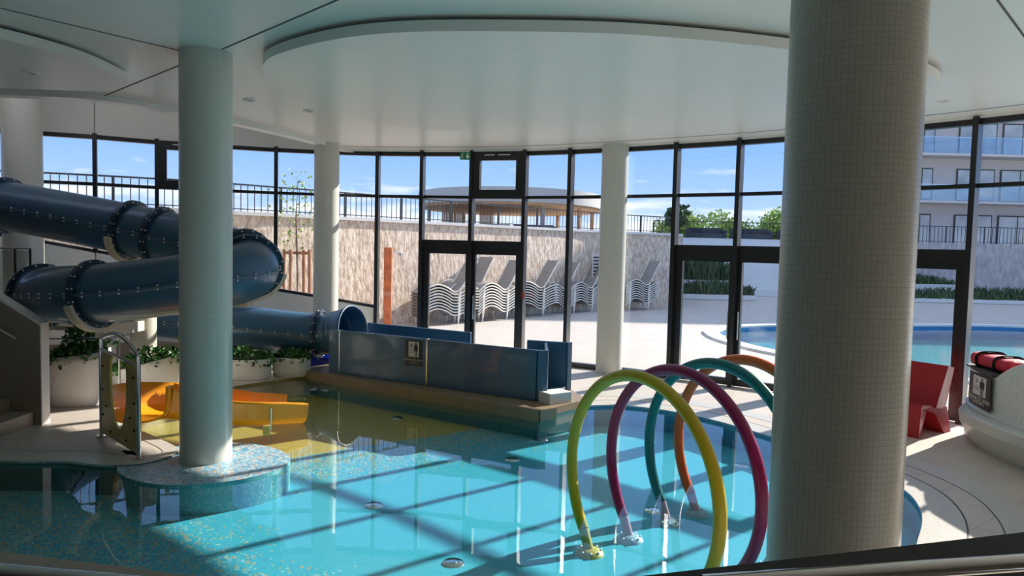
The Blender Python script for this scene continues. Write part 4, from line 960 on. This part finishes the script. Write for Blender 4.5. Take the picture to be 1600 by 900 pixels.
# ---- exit sign
p = at(727, 244, 15.1); o = thing('exit_sign', 'green emergency exit sign with white arrow hanging over the left doors', 'sign', (p.x, p.y, 4.2))
MB().box((p.x, p.y, 4.25), (0.22, 0.03, 0.15)).build('sign_box', M['exitgreen'], o)
mb = MB(); y_ = p.y - 0.018
mb.add([(p.x + 0.0, y_, 4.25), (p.x + 0.05, y_, 4.19), (p.x + 0.1, y_, 4.25), (p.x + 0.065, y_, 4.25), (p.x + 0.065, y_, 4.31), (p.x + 0.035, y_, 4.31), (p.x + 0.035, y_, 4.25)], [(0, 1, 2, 3, 6), (3, 4, 5, 6)])
mb.build('arrow', M['planter'], o)
mb = MB(); mb.ball((p.x - 0.055, y_, 4.30), 0.012, 8); mb.beam((p.x - 0.055, y_, 4.285), (p.x - 0.065, y_, 4.24), 0.02, 0.02); mb.beam((p.x - 0.065, y_, 4.24), (p.x - 0.04, y_, 4.20), 0.012, 0.012); mb.beam((p.x - 0.065, y_, 4.24), (p.x - 0.095, y_, 4.21), 0.012, 0.012)
mb.build('running_figure', M['planter'], o)
MB().box((p.x, p.y, 4.362), (0.02, 0.02, 0.075)).build('hanger', M['steel'], o)
# red alarm on mullion
p = at(817, 462, 14.8); o = MB().box((p.x, p.y, p.z), (0.05, 0.05, 0.14)).build('fire_call_point', M['red'], bevel=0.01); tag(o, 'small red call point on the mullion right of the left doors', 'call point')

# ================================================================== OUTDOORS
TW = [(-17, 15.6), (-13, 15.7), (-10.8, 16.2), (-8.8, 17.0), (-7.0, 18.2), (-2.85, 22.4), (0.2, 25.5), (3.3, 28.6), (5.3, 30.1), (7.3, 31.4)]
TWs = [(p.x, p.y) for p in catmull([(*p, 0) for p in TW], 5)]
mb = MB()
for a, b in zip(TWs[:-1], TWs[1:]): mb.wallseg(a, b, -0.02, 3.06, 0.3, 0.15)
struct(mb.build('wall_terrace', M['stone']), 'rough split-stone retaining wall outside')
mb = MB(); mb.sweep([V((x, y, 3.08)) for x, y in TWs], [(-0.42, -0.04), (0.06, -0.04), (0.06, 0.05), (-0.42, 0.05)], True, False, False)
struct(mb.build('trim_16', M['whitestone']), 'pale coping on the stone wall')
tpoly = [(x, y + 0.2) for x, y in TWs] + [(8.6, 40), (8.6, 43), (60, 43), (60, 88), (-29, 88), (-29, 15.5)]
struct(MB().prism(tpoly, 2.7, 3.04).build('ground_terrace', M['outdeck']), 'raised terrace behind the stone wall')
mb = MB().wallseg((7.3, 31.4), (7.6, 41.5), -0.02, 3.06, 0.3, 0.1); struct(mb.build('wall_terrace_return', M['stonegrey']))
# railing on the terrace
def railing(name, pts, z, h, label, step=0.13, post=1.6, bar=0.006):
    o = thing(name, label, 'railing', (pts[0][0], pts[0][1], z)); 
    P = [V((x, y, z)) for x, y in pts]; tot = 0
    tp = MB(); tp.sweep([p + V((0, 0, h)) for p in P], [(-0.025, -0.02), (0.025, -0.02), (0.025, 0.02), (-0.025, 0.02)], True, False, False)
    tp.build('top_rail', M['winframe'], o); bt = MB(); bt.sweep([p + V((0, 0, 0.08)) for p in P], [(-0.015, -0.012), (0.015, -0.012), (0.015, 0.012), (-0.015, 0.012)], True, False, False); bt.build('bottom_rail', M['winframe'], o)
    dist = 0; nextp = 0.0; nextb = 0.0; cur = MB(); cnt = 0
    for a, b in zip(P[:-1], P[1:]):
        L_ = (b - a).length; s = 0.0
        while nextb < dist + L_:
            c = a.lerp(b, (nextb - dist) / L_)
            if nextb >= nextp:
                MB().box((c.x, c.y, z + h / 2), (0.06, 0.06, h), math.atan2(b.y - a.y, b.x - a.x)).build('railing_post', M['winframe'], o); nextp += post
                if cnt: cur.build('baluster_panel', M['winframe'], o); cur = MB(); cnt = 0
            else: cur.box((c.x, c.y, z + h / 2), (bar * 2, bar * 2, h - 0.05)); cnt += 1
            nextb += step
        dist += L_
    if cnt: cur.build('baluster_panel', M['winframe'], o)
    return o
rp_ = [(p.x, p.y) for p in offset(TWs, 0.22, False)]
railing('terrace_railing', rp_[2:], 3.12, 0.70, 'long black bar railing on top of the stone retaining wall', 0.18, 2.0, 0.009)

# pavilion
pv = thing('terrace_pavilion', 'round pavilion with grey roof fascia and timber ceiling on the terrace', 'pavilion', (0, 50, 3.1))
pcx, pcy, prx, pry = at(798, 320, 56).x, 56.0, 7.0, 9.5
ell = [(pcx + prx * math.cos(a), pcy + pry * math.sin(a)) for a in [2 * math.pi * i / 64 for i in range(64)]]
MB().prism(ell, 5.3, 6.25, True).build('roof', M['graypanel'], pv)
ell2 = [(pcx + (prx - .2) * math.cos(a), pcy + (pry - .2) * math.sin(a)) for a in [2 * math.pi * i / 64 for i in range(64)]]
MB().prism(ell2, 5.15, 5.3, True).build('timber_soffit', M['timber'], pv)
for a, b in (((-4.9), (-3.3)), ((-2.2), (-1.2))):
    mb = MB()
    k_n = 14
    for k in range(k_n): mb.box((pcx + a + (b - a) * (k + .5) / k_n, 52.5, 4.12), ((b - a) / k_n * 0.8, 0.1, 2.05))
    mb.build('slatted_wall', M['timber'], pv)
for dx, dy in ((-6.0, -2.4), (-2.4, -7.6), (2.2, -7.6), (4.8, -5.4), (6.2, -1.0), (4, 6), (-4, 6)):
    MB().cyl((pcx + dx, pcy + dy, 3.05), (pcx + dx, pcy + dy, 5.15), 0.14, n=16).build('post', M['timber'] if dx > 3 else M['graypanel'], pv)
# dark sofas in the pavilion
def sofa(x, y, rz, label, w_=2.0, src=None):
    o = thing('outdoor_sofa', label, 'sofa', (x, y, 3.05), rz, 'dark lounge sofas on the terrace')
    for nm, c, d in (('seat', (0, 0, 0.22), (w_, 0.8, 0.44)), ('backrest', (0, 0.36, 0.5), (w_, 0.16, 0.6)), ('armrest', (-w_ / 2, 0, 0.35), (0.16, 0.8, 0.66)), ('armrest', (w_ / 2, 0, 0.35), (0.16, 0.8, 0.66))):
        b_ = MB().box(c, d).build(nm, M['sofa'], bevel=0.03); b_.parent = o
    return o
sofa(-3.6, 46.5, 0.1, 'dark sofa under the left part of the pavilion'); sofa(1.3, 46.5, 0, 'dark sofa under the middle of the pavilion', 2.6); sofa(-1.1, 46.8, 0.1, 'dark sofa before the timber slats of the pavilion', 1.8)

# terrace steps at the right back
stp = thing('garden_steps', 'wide pale concrete steps rising to the upper terrace', 'steps', (13, 38, 0))
for k in range(8):
    z1 = 0.4 * (k + 1) - 0.02; MB().box((13.5, 39.6 + 0.42 * k + 1.5, z1 / 2), (10.6, 3.0, z1)).build('step', M['whitestone'], stp)
# planting beds with grasses
def bed(x0, x1, y0, y1, z, gh, label, n=500):
    o = thing('planting_bed', label, 'planting bed', ((x0 + x1) / 2, (y0 + y1) / 2, 0)); 
    MB().box(((x0 + x1) / 2, (y0 + y1) / 2, z / 2), (x1 - x0, y1 - y0, z)).build('bed_wall', M['whitestone'], o, bevel=0.02)
    gr = MB(); rn = random.Random(int(x0 * 10 + y0))
    for _ in range(n):
        x = rn.uniform(x0, x1); y = rn.uniform(y0, y1); h = gh * rn.uniform(0.4, 1.1) * (0.5 + 0.5 * math.sin(math.pi * (x - x0) / (x1 - x0))); a = rn.uniform(0, 6.28); l = h * rn.uniform(0.1, 0.6)
        w_ = V((-math.sin(a), math.cos(a), 0)) * 0.035; b0 = V((x, y, z)); t_ = b0 + V((math.cos(a) * l, math.sin(a) * l, h)); md = b0 + V((math.cos(a) * l * .3, math.sin(a) * l * .3, h * .65))
        gr.add([b0 - w_, b0 + w_, md + w_ * .8, t_, md - w_ * .8], [(0, 1, 2, 3, 4)])
    g_ = gr.build('grasses', M['leafdark'], o); g_['kind'] = 'stuff'; return o
bed(8.6, 11.6, 37.6, 39.3, 0.9, 1.4, 'upper bed of dark grasses in front of the pale steps', 700)
bed(8.3, 12.2, 36.0, 37.4, 0.25, 0.8, 'lower bed of dark grasses at the foot of the pale steps', 600)
bed(19.0, 24.2, 39.3, 40.7, 0.9, 0.6, 'upper planted bed before the grey wall at the right', 900)
bed(19.0, 34.0, 37.8, 39.2, 0.2, 0.7, 'long lower planted bed before the grey wall at the right', 1400)
mb = MB().wallseg((22.5, 41.2), (52, 41.2), -0.02, 3.2, 0.4, 0.2); struct(mb.build('wall_garden', M['stonegrey']), 'rough grey garden wall below the hotel')
railing('hotel_terrace_railing', [(22.6, 41.6), (36, 41.6)], 3.2, 0.95, 'black bar railing on the grey wall below the hotel', 0.22, 2.2, 0.012)
railing('upper_terrace_railing', [(8.8, 45.5), (24, 45.5)], 3.05, 1.2, 'black railing behind the loungers on the upper terrace', 0.25, 2.4, 0.012)
sofa(11.8, 44.5, 0, 'dark sofa at the top of the pale steps, left one', 2.2); sofa(14.6, 44.5, 0, 'dark sofa at the top of the pale steps, middle one', 2.2); sofa(17.5, 44.5, 0, 'dark sofa at the top of the pale steps, right one', 2.2)

# hotel
ho = thing('hotel_building', 'pale hotel block with glass balconies behind the grey wall', 'building', (38, 56, 0))
HX0, HX1, HY = 25.0, 60.0, 52.0
MB().box(((HX0 + HX1) / 2, HY + 6, 7.6), (HX1 - HX0, 12, 15.2)).box(((33.5 + HX1) / 2, HY + 6, 18.35), (HX1 - 33.5, 12, 6.3)).build('facade', M['hotelwall'], ho)
colsx = []
for px0, px1 in ((1434, 1452), (1489, 1548), (1557, 1618)):
    colsx.append((at(px0, 360, HY).x, at(px1, 360, HY).x))
w0 = colsx[0][0]; colsx.append((w0 - 4.0, w0 - 2.2)); colsx.append((colsx[2][1] + 1.0, colsx[2][1] + 3.5)); 
for fl_ in range(4):
    zb = 3.05 + 3.25 * fl_
    for (xa, xb) in colsx:
        wn = MB(); wn.box(((xa + xb) / 2, HY - 0.02, zb + 1.25), (xb - xa, 0.12, 2.3)).build('window_frame', M['winframe'], ho)
        f = ho.children[-1]
        npn = 1 if xb - xa < 1.6 else 2
        fr_ = [o_ for o_ in ho.children if o_.name.startswith('window_frame')][-1]
        for k in range(npn):
            a = xa + 0.08 + (xb - xa - 0.08) * k / npn; b = xa + (xb - xa - 0.08) * (k + 1) / npn
            MB().box(((a + b) / 2, HY - 0.09, zb + 1.25), (b - a, 0.03, 2.12)).build('window_pane', M['hotelwin'] if (k + fl_) % 2 == 0 else M['hotelglass2'] if 'hotelglass2' in M else M['hotelwin'], ho)
    if fl_:
        MB().box(((HX0 + HX1) / 2, HY - 0.85, zb - 0.08), (HX1 - HX0, 1.7, 0.16)).build('balcony_slab', M['hotelwall'], ho)
        MB().box(((HX0 + HX1) / 2, HY - 1.68, zb + 0.5), (HX1 - HX0, 0.03, 1.15)).build('balcony_glass', M['hotelglass'], ho)
        MB().box(((HX0 + HX1) / 2, HY - 1.68, zb + 1.1), (HX1 - HX0, 0.05, 0.04)).build('balcony_handrail', M['steel'], ho)
# trees
def tree(x, y, z0, h, r, mat, label, seed, n=900, cat='tree', group='trees beyond the terrace', ls=0.45):
    o = thing('leafy_tree', label, cat, (x, y, z0), 0, group); rn = random.Random(seed)
    MB().tube([(x, y, z0), (x + 0.1, y, z0 + h * 0.4), (x, y, z0 + h * 0.75)], lambda i: 0.16 - 0.04 * i, 10).build('trunk', M['bark'], o)
    bl = [(V((x + rn.uniform(-.55, .55) * r, y + rn.uniform(-.5, .5) * r, z0 + h * rn.uniform(0.4, 0.85))), r * rn.uniform(0.3, 0.6)) for _ in range(9)]
    lv = MB()
    def fx(q):
        c, rr = q.choice(bl); d = V((q.gauss(0, 1), q.gauss(0, 1), q.gauss(0, 1))).normalized(); return c + d * rr * q.uniform(0.6, 1.05)
    leaves(lv, n, fx, ls, seed); lv.build('crown', mat, o); return o
TZ = [(13.6, 60, 3.9, 1.9, 'M'), (19.5, 66, 3.9, 3.0, 'M'), (23.2, 64, 3.9, 3.0, 'M'), (26.6, 70, 4.5, 3.2, 'M'), (31.5, 76, 5.2, 3.4, 'M'), (17.4, 75, 4.4, 3.2, 'M')]
labs = ['bushy green tree beyond the terrace, just right of the slim column', 'round low tree beyond the upper railing, second from the slim column', 'yellow-green tree beyond the upper railing, third from the slim column',
        'broad tree beyond the terrace, just left of the big column', 'green tree beyond the terrace partly behind the big column', 'darker tree farther back between the first two']
for (x, y, h, r, _), lab in zip(TZ, labs): tree(x, y, 1.5, h, r, M['leaf2'], lab, int(x * 7), 3000, ls=0.3)
MB_ = tree(9.9, 44.0, 3.1, 2.3, 0.7, M['leafdark'], 'slender dark shrub tree at the left end of the upper terrace', 77, 500, ls=0.28)
hl = MB().box((5, 95, 1.0), (160, 10, 5.0)).build('distant_hedge', M['leafdark']); tag(hl, 'low dark treeline on the horizon', 'treeline', kind='stuff')

# staked young tree in front of the stone wall
o = thing('staked_young_tree', 'thin young tree tied between brown stakes by the stone wall', 'tree', (-6.3, 18.2, 0))
c = at(463, 455, 18.0); o.location = (c.x, c.y, 0)
for dx, dy in ((-0.36, 0.1), (-0.1, -0.2), (0.12, 0.25), (0.36, -0.05)):
    MB().cyl((c.x + dx, c.y + dy, 0), (c.x + dx * 0.92, c.y + dy * 0.92, 2.2), 0.04, n=10).build('stake', M['stake'], o)
MB().beam((c.x - 0.36, c.y + 0.05, 2.12), (c.x + 0.36, c.y, 2.12), 0.03, 0.07).build('tie_rail', M['stake'], o)
MB().tube([(c.x, c.y, 0), (c.x + 0.03, c.y, 1.6), (c.x - 0.02, c.y, 3.0), (c.x + 0.02, c.y, 3.9)], lambda i: 0.035 - 0.008 * i, 8).build('trunk', M['bark'], o)
lv = MB(); leaves(lv, 260, lambda rn: V((c.x + rn.gauss(0, .28), c.y + rn.gauss(0, .28), rn.uniform(2.2, 4.1))), 0.08, 3); lv.build('leaves', M['leaf2'], o)
# rust coloured shower post
p = g(606, 500, 0); o = thing('outdoor_shower', 'rust orange shower post in front of the stone wall', 'shower', (p.x, p.y, 0))
p = at(606, 450, 20.5); MB().box((p.x, p.y, 1.15), (0.22, 0.14, 2.3)).build('post', M['rust'], o, bevel=0.01)
MB().tube([(p.x, p.y - 0.05, 2.15), (p.x + 0.35, p.y - 0.05, 2.15)], 0.02, 8).build('shower_arm', M['steel'], o)
MB().cyl((p.x + 0.35, p.y - 0.05, 2.08), (p.x + 0.35, p.y - 0.05, 2.14), 0.08, n=16).build('shower_head', M['steel'], o)

# stacked sun loungers
def lounger_parts(root, raised):
    pr = [(-0.1, 0.24), (0.2, 0.43), (0.5, 0.5), (0.8, 0.42), (1.05, 0.29)] + ([(1.25, 0.31), (1.45, 0.52), (1.7, 0.88), (1.95, 1.22)] if raised else [(1.3, 0.3), (1.55, 0.4), (1.8, 0.46), (1.98, 0.45)])
    cv = catmull([(s_ - 0.9, 0, z) for s_, z in pr], 4)
    for sy in (-0.3, 0.3):
        r_ = MB().tube([p + V((0, sy, 0)) for p in cv], 0.022, 6).build('side_rail', M['loungerframe']); r_.parent = root
    sg = MB(); m = len(cv); vs = [p + V((0, -0.28, 0.012)) for p in cv] + [p + V((0, 0.28, 0.012)) for p in cv] + [p + V((0, -0.28, -0.004)) for p in cv] + [p + V((0, 0.28, -0.004)) for p in cv]
    sg.add(vs, [(i, i + 1, i + 1 + m, i + m) for i in range(m - 1)] + [(i + 2 * m, i + 3 * m, i + 3 * m + 1, i + 2 * m + 1) for i in range(m - 1)], True); s_ = sg.build('sling', M['sling']); s_.parent = root
    for x in (-0.72, 0.42):
        z = 0.4 if x < 0 else 0.37
        for sy in (-0.3, 0.3):
            l = MB().tube([(x, sy, z), (x - 0.1, sy * 1.05, 0.0)], 0.018, 6).build('leg', M['loungerframe']); l.parent = root
def SP(px, Y): q = at(px, 480, Y); return V((q.x, q.y, 0))
stacks = [(SP(716, 22.0), 9, 'of the stack behind the left door leaf'), (SP(748, 23.2), 10, "in the stack behind the left doors' centre post"), (SP(792, 23.6), 9, 'in the stack behind the right door leaf'), (SP(848, 25.2), 9, 'in the stack just right of the left doors'),
          (SP(884, 26.6), 8, 'in the small stack beside the slim column'), (SP(925, 27.4), 8, 'in the stack partly hidden by the slim column'), (SP(1012, 29.0), 9, 'in the shaded stack right of the slim column')]
protos = [None, None]
ords = ['at the bottom', 'second from the bottom', 'third from the bottom', 'fourth from the bottom', 'fifth from the bottom', 'sixth from the bottom', 'seventh from the bottom', 'eighth from the bottom', 'ninth from the bottom', 'tenth from the bottom']
for k, (p, n_, where) in enumerate(stacks):
    rz = R(40 + 4 * (k % 3)) if k != 1 else R(52)
    for j in range(n_):
        lab = 'sun lounger ' + ords[j] + ' ' + where
        if j == n_ - 1: lab = 'topmost sun lounger with raised back ' + where
        loc = (p.x - 0.45, p.y, 0.09 * j)
        top = j == n_ - 1
        if protos[top] is None:
            protos[top] = thing('sun_lounger', lab, 'sun lounger', loc, rz, 'stacked sun loungers'); lounger_parts(protos[top], top)
        else: copy_tree(protos[top], loc, rz, lab, 'stacked sun loungers')

for px, Y, lab in ((750, 25.1, 'slatted dark vent in the stone wall behind the left doors'), (929, 28.0, 'slatted dark vent in the stone wall beside the slim column')):
    c = at(px, 418, Y); o = thing('wall_vent', lab, 'vent', (c.x, c.y, c.z), R(45), 'vents in the stone wall')
    mb = MB(); mb.box((0, -0.05, 0), (0.36, 0.06, 0.95)); b_ = mb.build('vent_box', M['whitestone']); b_.parent = o
    mb = MB()
    for k in range(7): mb.box((0, -0.1, -0.4 + 0.133 * k), (0.36, 0.05, 0.06))
    b_ = mb.build('slats', M['winframe']); b_.parent = o
